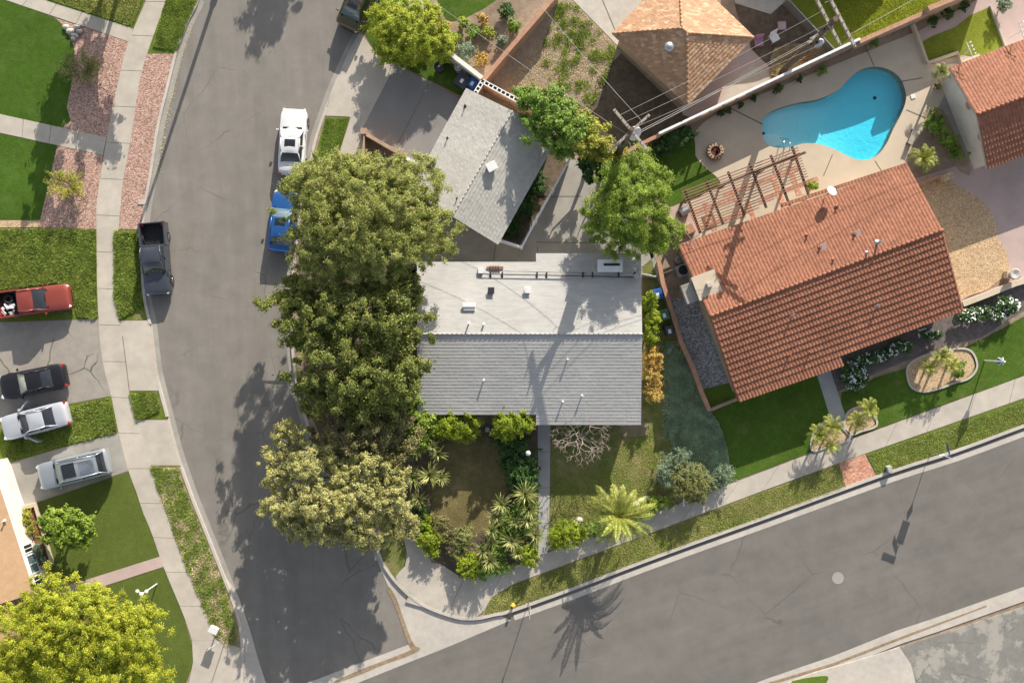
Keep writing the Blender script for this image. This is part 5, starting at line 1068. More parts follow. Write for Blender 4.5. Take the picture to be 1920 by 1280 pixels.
for i, (r, zt) in enumerate(((13, -.14),)):
    k = MB(); cx, cy = 1447, 262; k.prism(PL([(cx+r*1.7*math.cos(q*.3142), cy+r*math.sin(q*.3142)) for q in range(20)]), -2.5, zt); k.build('pool_step', M['pool_in'], pt)
m, t_, b_, L = newmat('pool_water'); g_ = t_.nodes.new('ShaderNodeNewGeometry'); tr = t_.nodes.new('ShaderNodeBsdfTransparent'); gl = t_.nodes.new('ShaderNodeBsdfGlossy'); fr = t_.nodes.new('ShaderNodeFresnel')
gl.inputs['Roughness'].default_value = .03; fr.inputs['IOR'].default_value = 1.33; mx = t_.nodes.new('ShaderNodeMixShader'); bp = t_.nodes.new('ShaderNodeBump'); bp.inputs['Distance'].default_value = .04
L(noise(t_, L, g_.outputs['Position'], 3.5, 4), bp.inputs['Height']); L(bp.outputs[0], gl.inputs['Normal']); L(bp.outputs[0], fr.inputs['Normal'])
mx.inputs[0].default_value = .045; L(tr.outputs[0], mx.inputs[1]); L(gl.outputs[0], mx.inputs[2]); L(mx.outputs[0], t_.nodes['Material Output'].inputs['Surface'])
va = t_.nodes.new('ShaderNodeVolumeAbsorption'); va.inputs['Color'].default_value = (.20, .895, .985, 1); va.inputs['Density'].default_value = 1.15; L(va.outputs[0], t_.nodes['Material Output'].inputs['Volume'])
M['water'] = m
k = MB().prism([(q.x, q.y) for q in POOLW], -3.2, .03); wo = k.build('water', M['water'], pt)
k = MB()
for s in (0, 1):
    a = P(1462+s*11, 262+s*2, 0); q = [(a.x, a.y-1.1, .15), (a.x, a.y-1.0, .8), (a.x+.05, a.y-.5, .95), (a.x+.08, a.y, .5), (a.x+.1, a.y+.25, -.4)]; k.tube(q, .03, 6)
k.build('handrail', M['chrome'], pt, smooth_=True)
for (x, y) in ((1684, 153), (1640, 184), (1431, 251)):
    MB().lathe(P(x, y, depth((x-960)/SP, 0)+.01), [(.13, 0), (.13, .03), (.05, .04)], 12).build('drain', M['metal_d'], pt)
MB().box(P(1712, 181, .175), (.32, .32, .03), rz=.3).build('skimmer_lid', M['whitepaint'], pt, bevel=.01)
# ------------------------------------------------------------------ pergola
pg_ = thing('pergola', 'brown slatted pergola over the brick-banded patio', 'pergola', P(1400, 350, .15))
raf = [((1283, 354), (1313, 437)), ((1324, 339), (1356, 421)), ((1365, 322), (1396, 404)), ((1405, 306), (1437, 390)), ((1445, 291), (1481, 386)), ((1485, 275), (1516, 365))]
for a, b in raf:
    pa, pb = P(*a, 2.55), P(*b, 2.55); d = pb-pa; MB().box(pa.lerp(pb, .5), (d.length, .14, .17), math.atan2(d.y, d.x)).build('rafter', M['wood_dark'], pg_)
pa, pb = P(1284, 375, 2.4), P(1510, 286, 2.4); d = pb-pa; MB().box(pa.lerp(pb, .5), (d.length, .16, .2), math.atan2(d.y, d.x)).build('beam', M['wood_dark'], pg_)
ns = 17
for i in range(ns):
    f = i/(ns-1); a = (1278+f*32, 360+f*78); b = (1496+f*27, 277+f*78)
    if i > 11: b = (1525-(i-11)*3, 277+f*78+1) if i < 14 else (a[0]+ (16-i)*30+85, a[1]-((16-i)*30+85)*.38)
    pa, pb = P(*a, 2.69), P(*b, 2.69); d = pb-pa; MB().box(pa.lerp(pb, .5), (d.length, .07, .06), math.atan2(d.y, d.x)).build('slat', M['wood_slat'], pg_)
for f in (.02, .34, .67, .97):
    p = P(1284+226*f, 375-89*f, 0); p = P(1284+226*f, 375-89*f, 2.4); MB().box((p.x, p.y, 1.22), (.14, .14, 2.16), .35).build('post', M['wood_slat'], pg_)
# ------------------------------------------------------------------ vehicles (x forward, y left, metres)
def loft_body(stations, zb=.22):
    """stations: (x, half width, top z, bottom z)"""
    mb = MB(); V = []; prof = [(.90, 0, 0), (.985, .12, 0), (1.0, .42, 0), (.985, .72, 0), (.945, .92, 0), (.82, 1.0, 0), (.45, 1.0, .03), (0, 1.0, .045)]
    full = [(-w_, f, c) for w_, f, c in prof]+[(w_, f, c) for w_, f, c in prof[-2::-1]]; m = len(full)
    for (x, hw, zt, z0) in stations:
        for w_, f, c in full: V.append((x, -w_*hw, z0+(zt-z0)*f+c))
    F = [(i*m+k, i*m+k+1, (i+1)*m+k+1, (i+1)*m+k) for i in range(len(stations)-1) for k in range(m-1)]
    F = [f[::-1] for f in F]; F += [(i*m, (i+1)*m, (i+1)*m+m-1, i*m+m-1) for i in range(len(stations)-1)]
    n = len(stations); F += [tuple(range(m)), tuple(range((n-1)*m+m-1, (n-1)*m-1, -1))]
    return mb.add(V, F)
def interp(pts, n=5):
    return smooth(pts, n)
def wheels(t, Ln, Wd, fx, rx, r=.33):
    for x in (fx, rx):
        for s in (-1, 1):
            y = s*(Wd/2-.10); mb = MB(); N = 20; pr = [(.62, -.11), (.94, -.11), (1.0, -.07), (1.0, .07), (.94, .11), (.62, .11)]; V = []
            for k in range(N):
                a = 2*math.pi*k/N
                for q, o in pr: V.append((x+r*q*math.cos(a), y+o, r+r*q*math.sin(a)))
            m = len(pr); F = [(k*m+j, k*m+(j+1) % m, ((k+1) % N)*m+(j+1) % m, ((k+1) % N)*m+j) for k in range(N) for j in range(m)]
            w_ = mb.add(V, F).build('wheel', M['rubber'], t, local=True, smooth_='auto')
            rm = MB(); V = [(x+r*.6*math.cos(2*math.pi*k/N), y+s*.09, r+r*.6*math.sin(2*math.pi*k/N)) for k in range(N)]+[(x, y+s*.06, r)]
            rm.add(V, [(k, (k+1) % N, N) for k in range(N)])
            for k in range(5):
                a = k*1.2566; rm.tube([(x, y+s*.085, r), (x+r*.58*math.cos(a), y+s*.1, r+r*.58*math.sin(a))], .035, 4)
            rm.build('rim', M['rim'], w_, local=True)
            # dark wheel arch lining
            MB().add([(x+r*1.18*math.cos(math.pi*k/10), y+s*.105, r+r*1.18*math.sin(math.pi*k/10)) for k in range(11)], [tuple(range(11))]).build('wheel_arch', M['black'], t, local=True)
def car(label, cat, name, ctr, head, Ln, Wd, H, col, kind='sedan', glass=('glass', 'glass', 'glass'), sun=None, rack=False, doors=False, group=None, hoodz=.0, tail='red_lamp', open_tail=None):
    p = P(ctr[0], ctr[1], 0); ang = math.atan2(-head[1], head[0]); base = .13 if ctr[0] < 230 else .0
    t = thing(name, label, cat, (p.x, p.y, base), ang, group); h = Ln/2; W2 = Wd/2; mt = M[col]
    if kind == 'pickup':
        st = [(h, W2*.66, .70, .36), (h-.05, W2*.84, .86, .30), (h-.2, W2*.95, .96, .26), (h-.6, W2*1.0, 1.02, .26), (h*.42, W2, 1.07, .27), (h*.30, W2, 1.08, .27), (-h+1.66, W2, 1.08, .3)]
        wb, rf, rr, rb = h*.40, h*.40-.72, -h+1.86, -h+1.74
    elif kind == 'suv':
        st = [(h, W2*.62, .62, .36), (h-.05, W2*.82, .82, .28), (h-.2, W2*.93, .94, .24), (h-.55, W2*.99, 1.0, .24), (h*.45, W2, 1.04, .25), (0, W2, 1.06, .25), (-h*.6, W2*.99, 1.08, .26), (-h+.3, W2*.96, 1.06, .28), (-h+.06, W2*.90, .98, .3), (-h, W2*.8, .80, .4)]
        wb, rf, rr, rb = h*.44, h*.20, -h*.80, -h*.93
    elif kind == 'boxy':
        st = [(h, W2*.66, .66, .36), (h-.05, W2*.84, .90, .28), (h-.2, W2*.95, 1.0, .24), (h-.5, W2*1.0, 1.06, .24), (h*.45, W2, 1.08, .25), (0, W2, 1.08, .25), (-h*.6, W2, 1.08, .26), (-h+.3, W2*.98, 1.06, .28), (-h+.06, W2*.94, .98, .3), (-h, W2*.86, .80, .4)]
        wb, rf, rr, rb = h*.70, h*.50, -h*.88, -h*.96
    elif kind == 'hatch':
        st = [(h, W2*.55, .55, .34), (h-.06, W2*.8, .72, .26), (h-.25, W2*.93, .82, .22), (h-.6, W2*.99, .88, .22), (h*.40, W2, .93, .22), (0, W2, .95, .22), (-h*.55, W2*.99, .98, .23), (-h+.35, W2*.95, .98, .25), (-h+.08, W2*.86, .86, .28), (-h, W2*.72, .66, .4)]
        wb, rf, rr, rb = h*.42, h*.10, -h*.52, -h*.80
    else:
        st = [(h, W2*.55, .52, .34), (h-.06, W2*.78, .68, .26), (h-.25, W2*.92, .78, .21), (h-.65, W2*.99, .86, .21), (h*.38, W2, .93, .21), (0, W2, .95, .21), (-h*.5, W2*.995, .98, .22), (-h*.78, W2*.97, .98, .24), (-h+.2, W2*.92, .93, .26), (-h+.05, W2*.82, .8, .3), (-h, W2*.7, .62, .4)]
        wb, rf, rr, rb = h*.37, h*.06, -h*.38, -h*.66
    loft_body(interp(st, 4)).build('body', mt, t, local=True, smooth_='auto')
    bz = [s for s in st if s[0] <= wb][0][2]-.01; bl = W2*.90; rw = W2*(.78 if kind == 'pickup' else .70); zr = H
    fb = bl*.92; ff = rw*.94
    WS = [(wb, -fb, bz), (wb, fb, bz), (rf, ff, zr-.03), (rf, -ff, zr-.03)]; RB = [(rb, bl*.86, bz), (rb, -bl*.86, bz), (rr, -rw*.88, zr-.05), (rr, rw*.88, zr-.05)]
    MB().patch(WS, 8, 4, .07).build('windshield', M[glass[0]], t, local=True, smooth_=True)
    MB().patch(RB, 8, 4, .05).build('rear_window', M[glass[1]], t, local=True, smooth_=True)
    for s in (-1, 1):
        q = [(wb-.03, s*fb, bz), (rb+.03, s*bl*.88, bz), (rr, s*rw*.90, zr-.05), (rf, s*rw*.97, zr-.04)]; q = q if s < 0 else q[::-1]
        q = q[::-1]
        MB().patch(q, 8, 3, .05).build('side_window', M[glass[2]], t, local=True, smooth_=True)
    k = MB(); rc = [(rf+.03, -rw*.96, zr-.04), (rf+.03, rw*.96, zr-.04), (rr-.03, rw*.92, zr-.05), (rr-.03, -rw*.92, zr-.05)]
    k.patch(rc, 10, 8, .075)
    for a, b in ((WS[0], WS[3]), (WS[1], WS[2]), (RB[0], RB[3]), (RB[1], RB[2])): k.tube([a, Vector(a).lerp(Vector(b), .5)+Vector((0, 0, .035)), b], .042, 6)
    for s in (-1, 1):
        k.tube([(rf, s*rw*.97, zr-.045), ((rf+rr)/2, s*rw*1.0, zr-.02), (rr, s*rw*.91, zr-.055)], .04, 6)
        if kind != 'pickup' or True:
            xm = (wb+rb)/2-.05; k.tube([(xm, s*(bl*.98), bz), ((rf+rr)/2-.02, s*rw*.99, zr-.045)], .03, 5)
    k.build('roof', mt, t, local=True, smooth_=True)
    if sun: # sunroof: (x front, x rear, half width)
        a, b, c = sun; MB().patch([(rf-a, -c, zr+.035), (rf-a, c, zr+.035), (rf-b, c, zr+.03), (rf-b, -c, zr+.03)], 6, 4, .025).build('sunroof', M['glass'], t, local=True, smooth_=True)
    if rack:
        k = MB()
        for s in (-1, 1): k.tube([(rf-.25, s*rw*.85, zr+.04), (rf-.3, s*rw*.85, zr+.10), (rr+.3, s*rw*.85, zr+.10), (rr+.25, s*rw*.85, zr+.04)], .022, 5)
        if rack == 2:
            for i in range(6): x = rf-.4-(rf-rr-.8)*i/5; k.tube([(x, -rw*.85, zr+.13), (x, rw*.85, zr+.13)], .02, 5)
        k.build('roof_rack', M['metal_d' if rack == 2 else 'metal'], t, local=True)
        if rack == 3:
            k = MB(); [k.box((rr+.15+(rf-rr)*.21, y, zr+.035), (1.1, .03, .03)) for y in [i*.13-.4 for i in range(7)]]; k.build('roof_ribs', M['metal'], t, local=True)
    wheels(t, Ln, Wd, h*.62, -h*.60, .33 if kind != 'pickup' else .38)
    for s in (-1, 1):
        MB().box((h-.14, s*W2*.72, (.70 if kind == 'sedan' or kind == 'hatch' else .84)), (.26, .30, .12), rz=-s*.5, taper=.8).build('headlight', M['clear_lamp'], t, local=True, bevel=.02)
        MB().box((-h+.13, s*W2*.78, .80 if kind != 'pickup' else .85), (.20, .26, .16), rz=s*.4, taper=.85).build('taillight', M[tail], t, local=True, bevel=.02)
        MB().box((wb-.12, s*(W2+.09), bz+.06), (.12, .20, .13), rz=s*.25, taper=.8).build('mirror', mt, t, local=True, bevel=.02)
        MB().box((.05, s*(W2+.002), .5), (h*.75, .012, .05)).build('door_trim', M['metal_d'], t, local=True)
    MB().box((h-.02, 0, .48), (.05, W2*1.0, .16)).build('grille', M['black'], t, local=True)
    MB().box((wb+.04, 0, bz+.012), (.16, fb*1.7, .02)).build('wiper_cowl', M['black'], t, local=True)
    if kind == 'pickup':
        x0, x1 = -h+1.67, -h; k = MB(); zt = 1.08; th = .09
        for s in (-1, 1): k.box(((x0+x1)/2, s*(W2-th/2-.01), .68), (x0-x1, th+.04, .8))
        k.box((x1+.045, 0, .70), (.09, Wd-.2, .74)); k.box((x0-.03, 0, .69), (.08, Wd-.2, .78)); k.build('bed', mt, t, local=True, bevel=.03)
        k = MB().box(((x0+x1)/2, 0, .5), (x0-x1-.1, Wd-.2, .06))
        for i in range(9): k.box(((x0+x1)/2, -Wd/2+.25+i*(Wd-.5)/8, .545), (x0-x1-.2, .05, .03))
        k.build('bed_liner', M['black'], t, local=True)
        for s in (-1, 1): MB().box((x1+.03, s*(W2-.1), .86), (.12, .16, .34)).build('taillight', M['red_lamp'], t, local=True, bevel=.02)
    if doors:
        for s in (-1, 1):
            k = MB(); hx = wb-.05; a = s*R(38); L_ = 1.0; ca, sa = math.cos(a), math.sin(a)
            d = Vector((-ca, sa, 0)); n = Vector((sa, ca, 0)); o = Vector((hx, s*W2*.98, 0))
            k.add([o+d*u*L_+n*w_+Vector((0, 0, z)) for z in (.32, .95) for u, w_ in ((0, -.05), (1, -.05), (1, .05), (0, .05))], [(3, 2, 1, 0), (4, 5, 6, 7), (0, 1, 5, 4), (1, 2, 6, 5), (2, 3, 7, 6), (3, 0, 4, 7)])
            k.build('door', mt, t, local=True, bevel=.02)
    return t
M['p_white'] = paint('white_paintwork', (.72, .72, .73), .1); M['p_silver'] = paint('silver_paintwork', (.40, .44, .48), .5); M['p_lav'] = paint('pearl_paintwork', (.55, .57, .62), .3)
M['p_grey'] = paint('grey_paintwork', (.085, .095, .12), .5); M['p_black'] = paint('black_paintwork', (.018, .018, .022), .3); M['p_blue'] = paint('blue_paintwork', (.03, .14, .42), .5, .28)
M['p_red'] = paint('faded_red_paintwork', (.27, .055, .04), .2, .45); M['p_olive'] = paint('olive_paintwork', (.12, .10, .05), .5)
sg = 'cars parked on the west street'; dg = 'cars parked on the driveways at the left'
car('brown-olive sport utility car with a slatted roof rack at the top edge', 'car', 'parked_car', (680, 4), (-.43, .90), 4.8, 1.9, 1.82, 'p_olive', 'boxy', ('glass_b', 'glass', 'glass'), rack=2, sun=(.1, .6, .36), group=sg)
car('pearl white sedan with a dark sunroof parked by the grass strip', 'car', 'parked_car', (553, 270), (.05, -1), 4.75, 1.93, 1.45, 'p_white', 'sedan', ('shade_s', 'glass', 'glass'), sun=(.12, .62, .38), group=sg)
car('bright blue hatchback half hidden under the olive tree', 'car', 'parked_car', (535, 418), (.10, -1), 4.4, 1.84, 1.5, 'p_blue', 'hatch', ('glass_b', 'glass', 'glass'), sun=(.1, .6, .36), group=sg)
car('dark grey pickup truck with an empty black bed parked against the left kerb', 'pickup truck', 'pickup_truck', (299, 487), (.085, 1), 5.15, 1.88, 1.72, 'p_grey', 'pickup', ('glass', 'glass', 'glass'), group=sg)
rp = car('faded red pickup truck with junk in its bed, nosed toward the sidewalk', 'pickup truck', 'pickup_truck', (76, 565), (.99, -.13), 5.2, 1.9, 1.68, 'p_red', 'pickup', ('glass', 'glass', 'glass'), group=dg)
car('black sedan with red tail lamps on the cracked driveway', 'car', 'parked_car', (73, 714), (-.98, .20), 4.85, 1.83, 1.46, 'p_black', 'sedan', ('shade_c', 'glass', 'glass'), group=dg)
car('pale silver sedan with both front doors ajar and a grey windscreen cover', 'car', 'parked_car', (77, 787), (-.968, .25), 4.9, 1.84, 1.46, 'p_lav', 'sedan', ('shade_g', 'glass', 'glass'), doors=True, group=dg)
car('silver blue sport utility car with a large black roof panel on the lower driveway', 'car', 'parked_car', (150, 876), (-.972, .235), 5.15, 1.98, 1.72, 'p_silver', 'suv', ('shade_c', 'glass', 'glass'), sun=(.12, 1.05, .5), rack=3, group=dg)
# junk in the red truck's bed
def in_red(x, y, z): a = rp.rotation_euler.z; return Vector((rp.location.x+x*math.cos(a)-y*math.sin(a), rp.location.y+x*math.sin(a)+y*math.cos(a), rp.location.z+z))
c = in_red(-1.80, .35, .62); k = MB(); k.tube([(c.x+.27*math.cos(i*.524), c.y+.27*math.sin(i*.524), c.z+.1) for i in range(13)], .1, 8); tag(k.build('spare_tyre', M['rubber'], smooth_=True), 'loose black tyre lying in the red pickup bed', 'tyre')
k = MB(); r_ = random.Random(5)
for i in range(14): a = in_red(-1.8+r_.uniform(-.5, .3), -.35+r_.uniform(-.35, .3), .62+r_.uniform(0, .18)); k.box(a, (r_.uniform(.1, .4), r_.uniform(.08, .25), r_.uniform(.05, .14)), rz=r_.uniform(0, 3), rx=r_.uniform(-.4, .4))
tag(k.build('scrap_pile', M['sign_w']), 'pile of white and blue scrap in the red pickup bed', 'scrap')
# ------------------------------------------------------------------ utility poles and wires
def crossarm(parent, c, ang, l, z, insul=6):
    d = Vector((math.cos(ang), math.sin(ang), 0)); c = Vector(c); MB().box((c.x, c.y, z), (l, .16, .16), ang).build('crossarm', M['wood_grey'], parent)
    k = MB()
    for i in range(insul):
        f = -0.46+.92*i/(insul-1); q = Vector((c.x, c.y, z))+d*l*f; k.lathe(q+Vector((0, 0, .07)), [(.03, 0), (.05, .06), (.035, .1), (.05, .14), (.02, .2)], 8)
    k.build('insulators', M['metal'], parent)
def pole(label, bpx, h, r=.21):
    b = P(*bpx, .1); t = thing('utility_pole', label, 'utility pole', b); MB().tube([b, (b.x, b.y, h)], [r, r*.7], 12).build('pole_shaft', M['wood_pole'], t, smooth_='auto'); return t, b
pA, bA = pole('wooden utility pole with crossed arms and a white transformer behind the grey garage', (1149, 305), 10.6)
crossarm(pA, bA, math.atan2(-75, 62), 3.3, 10.2); crossarm(pA, bA, math.atan2(70, 77), 3.3, 9.5)
q = (bA.x+.42, bA.y+.15, 8.1); k = MB().lathe(q, [(.32, 0), (.36, .1), (.36, 1.05), (.3, 1.15), (.08, 1.2)], 18); k.lathe((q[0]-.1, q[1], q[2]+1.0), [(.04, 0), (.05, .1), (.03, .2)], 8); k.build('transformer', M['metal_w'], pA, smooth_='auto')
k = MB(); k.box((bA.x+.2, bA.y+.05, 8.6), (.4, .1, .1)); k.tube([(bA.x+.1, bA.y, 8.9), (bA.x-.3, bA.y+.5, 9.3), (bA.x-.2, bA.y+.3, 10.1)], .018, 5); k.box((bA.x-.25, bA.y-.25, 7.4), (.5, .14, .5), rz=.8); k.tube([(bA.x+.24, bA.y+.1, .1), (bA.x+.22, bA.y+.1, 8.4)], .07, 6); k.tube([(bA.x-.24, bA.y-.05, .1), (bA.x-.22, bA.y-.05, 6.8)], .06, 6); k.build('fittings', M['metal_d'], pA)
pB, bB = pole('far utility pole bristling with arms, leaning over the yellow-green lawn', (1465, 137), 11.2, .24)
ang = math.atan2(-83, 43)
crossarm(pB, bB+Vector((.5, -.15, 0)), ang, 3.3, 10.9, 7); crossarm(pB, bB+Vector((-.15, .1, 0)), ang, 3.2, 10.3, 7); crossarm(pB, bB, math.atan2(25, 45), 1.6, 8.6, 5); crossarm(pB, bB, math.atan2(25, 45), 1.3, 7.6, 4)
MB().lathe((bB.x+.4, bB.y-.1, 6.6), [(.22, 0), (.24, .1), (.24, .7), (.1, .8)], 16).build('transformer', M['metal'], pB, smooth_='auto')
for i in range(12): z = 5.5+i*.42; MB().box((bB.x+.2*math.cos(i), bB.y+.2*math.sin(i), z), (.3, .12, .1), rz=i).build('bracket', M['metal_d'], pB)
def wire(label, a, b, sag, r=.018, name='power_line', grp='overhead wires'):
    a, b = Vector(a), Vector(b); pts = [a.lerp(b, i/14)-Vector((0, 0, sag*4*(i/14)*(1-i/14))) for i in range(15)]
    tag(MB().tube(pts, r*.62, 4).build(name, M['wire']), label, 'wire', grp)
def off(b, ang, s, z): return (b.x+math.cos(ang)*s, b.y+math.sin(ang)*s, z)
a1 = math.atan2(-75, 62)
for i, s in enumerate((-.9, 0, .9)):
    wire(['highest line between the two utility poles, on the pool side', 'line strung between the middles of the two pole tops', 'line between the two poles nearest the tan hipped roof'][i], off(bA, a1, -s*.6-.6, 10.35), off(bB, ang, -s, 10.5+.3*(i % 2)), .5)
for i, (z, rr) in enumerate(((8.3, .03), (7.5, .035))):
    wire(['thick lower cable between the two utility poles', 'lowest cable bundle between the two utility poles'][i], (bA.x, bA.y, z), (bB.x, bB.y, z), .4, rr)
for i, s in enumerate((-1.2, 1.2)):
    e = P(2100, -240, 10.5); wire(['line leaving the far pole toward the upper right corner, left of its twin', 'line leaving the far pole toward the upper right corner, right of its twin'][i], off(bB, ang, s, 10.9), (e.x+s, e.y, 10.5), .6, .025)
e = P(840, -60, 10); wire('line running from the near pole over the back yard to the upper left', off(bA, math.atan2(70, 77), 1.0, 9.7), (e.x+3, e.y+1, 10), .5, .02)
e = P(770, -30, 10); wire('line from the near pole over the garage wall to the upper left', off(bA, a1, 1.2, 10.3), (e.x, e.y, 9.8), .6, .02)
wire('service cable dropping from the near pole to the grey house mast', (bA.x, bA.y, 8.2), rpt(1191, 519, 1.2), .4, .02)
sA = P(1297, 450, 3.0); wire('pale service cable dropping to the corner of the tiled roof', (bA.x, bA.y, 8.0), sA, .8, .028)
k = MB().tube([sA-Vector((0, 0, .3)), sA+Vector((0, 0, .25)), sA+Vector((.05, -.6, -.1)), sA+Vector((-.5, -1.0, -.15))], .025, 5); k.build('service_head', M['metal_w'], H4r)
# ------------------------------------------------------------------ street lamp north of the picture (its shadow crosses the street)
b = P(409, -26, .15); t = thing('street_lamp', 'tall street lamp at the top left kerb, its long shadow crossing the street', 'street lamp', b)
MB().tube([b, (b.x, b.y, 8.3)], [.15, .09], 10).build('lamp_post', M['conc_dark'], t, smooth_='auto'); MB().lathe(b, [(.24, 0), (.24, .4), (.16, .5)], 12).build('base', M['conc_dark'], t)
MB().tube([(b.x, b.y, 8.2), (b.x+.6, b.y+.3, 8.7), (b.x+1.8, b.y+.6, 8.8)], .05, 8).build('arm', M['metal'], t); MB().box((b.x+2.0, b.y+.65, 8.76), (.7, .28, .14), .3).build('lamp_head', M['metal'], t, bevel=.03)
# ------------------------------------------------------------------ yard lamps, signs, street furniture
b = P(294, 1094, .13); t = thing('yard_lamp', 'white lamp post with three globes on the lower left turf', 'lamp post', b)
MB().tube([b, (b.x, b.y, 2.75)], [.045, .035], 8).build('lamp_post', M['vinyl'], t, smooth_='auto')
k = MB()
for i in range(3): a = i*2.094+2.6; k.tube([(b.x, b.y, 2.55), (b.x+.2*math.cos(a), b.y+.2*math.sin(a), 2.75), (b.x+.36*math.cos(a), b.y+.36*math.sin(a), 2.7)], .022, 5)
k.build('arms', M['vinyl'], t)
for i in range(3): a = i*2.094+2.6; MB().lathe((b.x+.36*math.cos(a), b.y+.36*math.sin(a), 2.66), [(.04, 0), (.11, .05), (.14, .14), (.11, .23), (.04, .28)], 14).build('globe', M['whitepaint'], t, smooth_=True)
MB().lathe((b.x, b.y, 2.72), [(.06, 0), (.13, .06), (.15, .16), (.11, .25), (.03, .3)], 14).build('globe', M['whitepaint'], t, smooth_=True)
b = P(1846, 676, .14); t = thing('yard_lamp', 'white lamp post with a wide angular lantern on the right-hand lawn', 'lamp post', b)
MB().tube([b, (b.x, b.y, 2.3)], [.05, .045], 8).build('lamp_post', M['metal_w'], t, smooth_='auto')
k = MB().lathe((b.x, b.y, 1.75), [(.10, 0), (.30, .55), (.04, .95)], 6); k.build('lantern', M['glass_b'], t)
k = MB()
for i in range(6):
    a = i*1.047; k.tube([(b.x+.1*math.cos(a), b.y+.1*math.sin(a), 1.75), (b.x+.31*math.cos(a), b.y+.31*math.sin(a), 2.31), (b.x, b.y, 2.72)], .028, 5)
k.box((b.x, b.y, 2.78), (.12, .12, .16)); k.tube([(b.x-.25, b.y+.05, 2.0), (b.x+.25, b.y-.05, 2.0)], .03, 5); k.build('lantern_frame', M['vinyl'], t)
def sign_post(label, bpx, h, panels, r=.028):
    b = P(*bpx, .12); t = thing('street_sign', label, 'street sign', b); MB().tube([b, (b.x, b.y, h)], r, 7).build('sign_post', M['metal'], t)
    for (z, w_, hh, ang, m, kind, dx, dy) in panels:
        if kind == 'diamond':
            d = Vector((math.cos(ang), math.sin(ang), 0)); n = Vector((-d.y, d.x, 0))*.012; c = Vector((b.x+dx, b.y+dy, z)); vs = [c+d*w_/2, c+Vector((0, 0, hh/2)), c-d*w_/2, c-Vector((0, 0, hh/2))]
            k = MB().add([v+n for v in vs]+[v-n for v in vs], [(0, 1, 2, 3), (7, 6, 5, 4)]+[(i, i+4, (i+1) % 4+4, (i+1) % 4) for i in range(4)])
        else: k = MB().box((b.x+dx, b.y+dy, z), (w_, .02, hh), ang)
        k.build('sign_panel', M[m], t)
    return t
sign_post('tall sign post with blue and white blades at the kerb below the right lawn', (1744, 848), 3.45, [(3.4, 1.0, .24, -.37, 'sign_w', 'r', -.40, .12), (3.15, .9, .24, 1.83, 'sign_b', 'r', -.12, .5), (2.55, .55, .7, -.35, 'sign_w', 'r', .0, .03), (1.9, .42, .62, .3, 'sign_w', 'diamond', .0, .03)])
sign_post('thin sign post with a narrow blade at the kerb by the street corner', (991, 1129), 2.9, [(2.7, .75, .35, 1.5, 'sign_w', 'r', .05, 0)])
sign_post('grey sign post with one blade near the lower end of the left parkway', (428, 1184), 2.8, [(2.65, .95, .22, .62, 'sign_w', 'r', -.3, -.2)])
def bin_(label, px, py, col, rz, group='wheeled bins along the narrow wall', s=1.0):
    c = P(px, py, .12); t = thing('wheelie_bin', label, 'bin', c, rz, group)
    MB().box((0, 0, .48), (.58*s, .62*s, .92), taper=1.12).build('bin_body', M[col], t, local=True, bevel=.02)
    k = MB().box((0, 0, .97), (.70*s, .74*s, .06)); k.box((0, .36*s, .95), (.6*s, .08, .06)); k.build('lid', M[col], t, local=True, bevel=.02)
    MB().box((0, -.05, 1.005), (.22, .3, .008)).build('lid_label', M['sign_w'], t, local=True)
    for x in (-.25, .25): MB().tube([(x-.03, .34*s, .13), (x+.03, .34*s, .13)], .12, 12).build('wheel', M['rubber'], t, local=True)
M['bin_b'] = mk('blue_plastic', (.02, .11, .42), None, 3, .5, big=.02); M['bin_g'] = mk('green_plastic', (.06, .17, .09), None, 3, .5, big=.02); M['bin_k'] = mk('charcoal_plastic', (.05, .055, .07), None, 3, .5, big=.02)
M['bin_s'] = mk('grey_plastic', (.35, .36, .37), None, 3, .5)
bin_('blue wheeled bin, the topmost by the narrow wall', 1229, 553, 'bin_b', .25); bin_('green wheeled bin between the blue and the charcoal one', 1241, 591, 'bin_g', .3); bin_('charcoal wheeled bin, lowest by the narrow wall', 1251, 620, 'bin_k', .2, s=.85)
gg = 'bins beside the white garden wall'
for lab, x, y, m, r in (('round black trash can with a pale lid mark, left of the white garden wall', 825, 132, 'bin_k', .34), ('round pale grey trash can beside the black one', 861, 133, 'bin_s', .28)):
    c = P(x, y, .12); t = thing('trash_can', lab, 'trash can', c, group=gg); MB().lathe(c, [(r*.8, 0), (r, .8), (r*1.05, .82)], 18).build('can_body', M[m], t, smooth_='auto'); MB().lathe(c, [(r*1.08, .83), (r*1.08, .87), (r*.5, .95), (.05, .96)], 18).build('lid', M[m], t, smooth_='auto')
    MB().box(c+Vector((0, 0, .975)), (.18, .10, .03), .5).build('handle', M['sign_w'], t)
t = bin_('dark grey covered cart against the garage corner', 868, 158, 'bin_k', -.6, gg, 1.35); bin_('dark blue bin hidden between the cart and the pierced wall', 887, 163, 'bin_b', -.6, gg, .9)
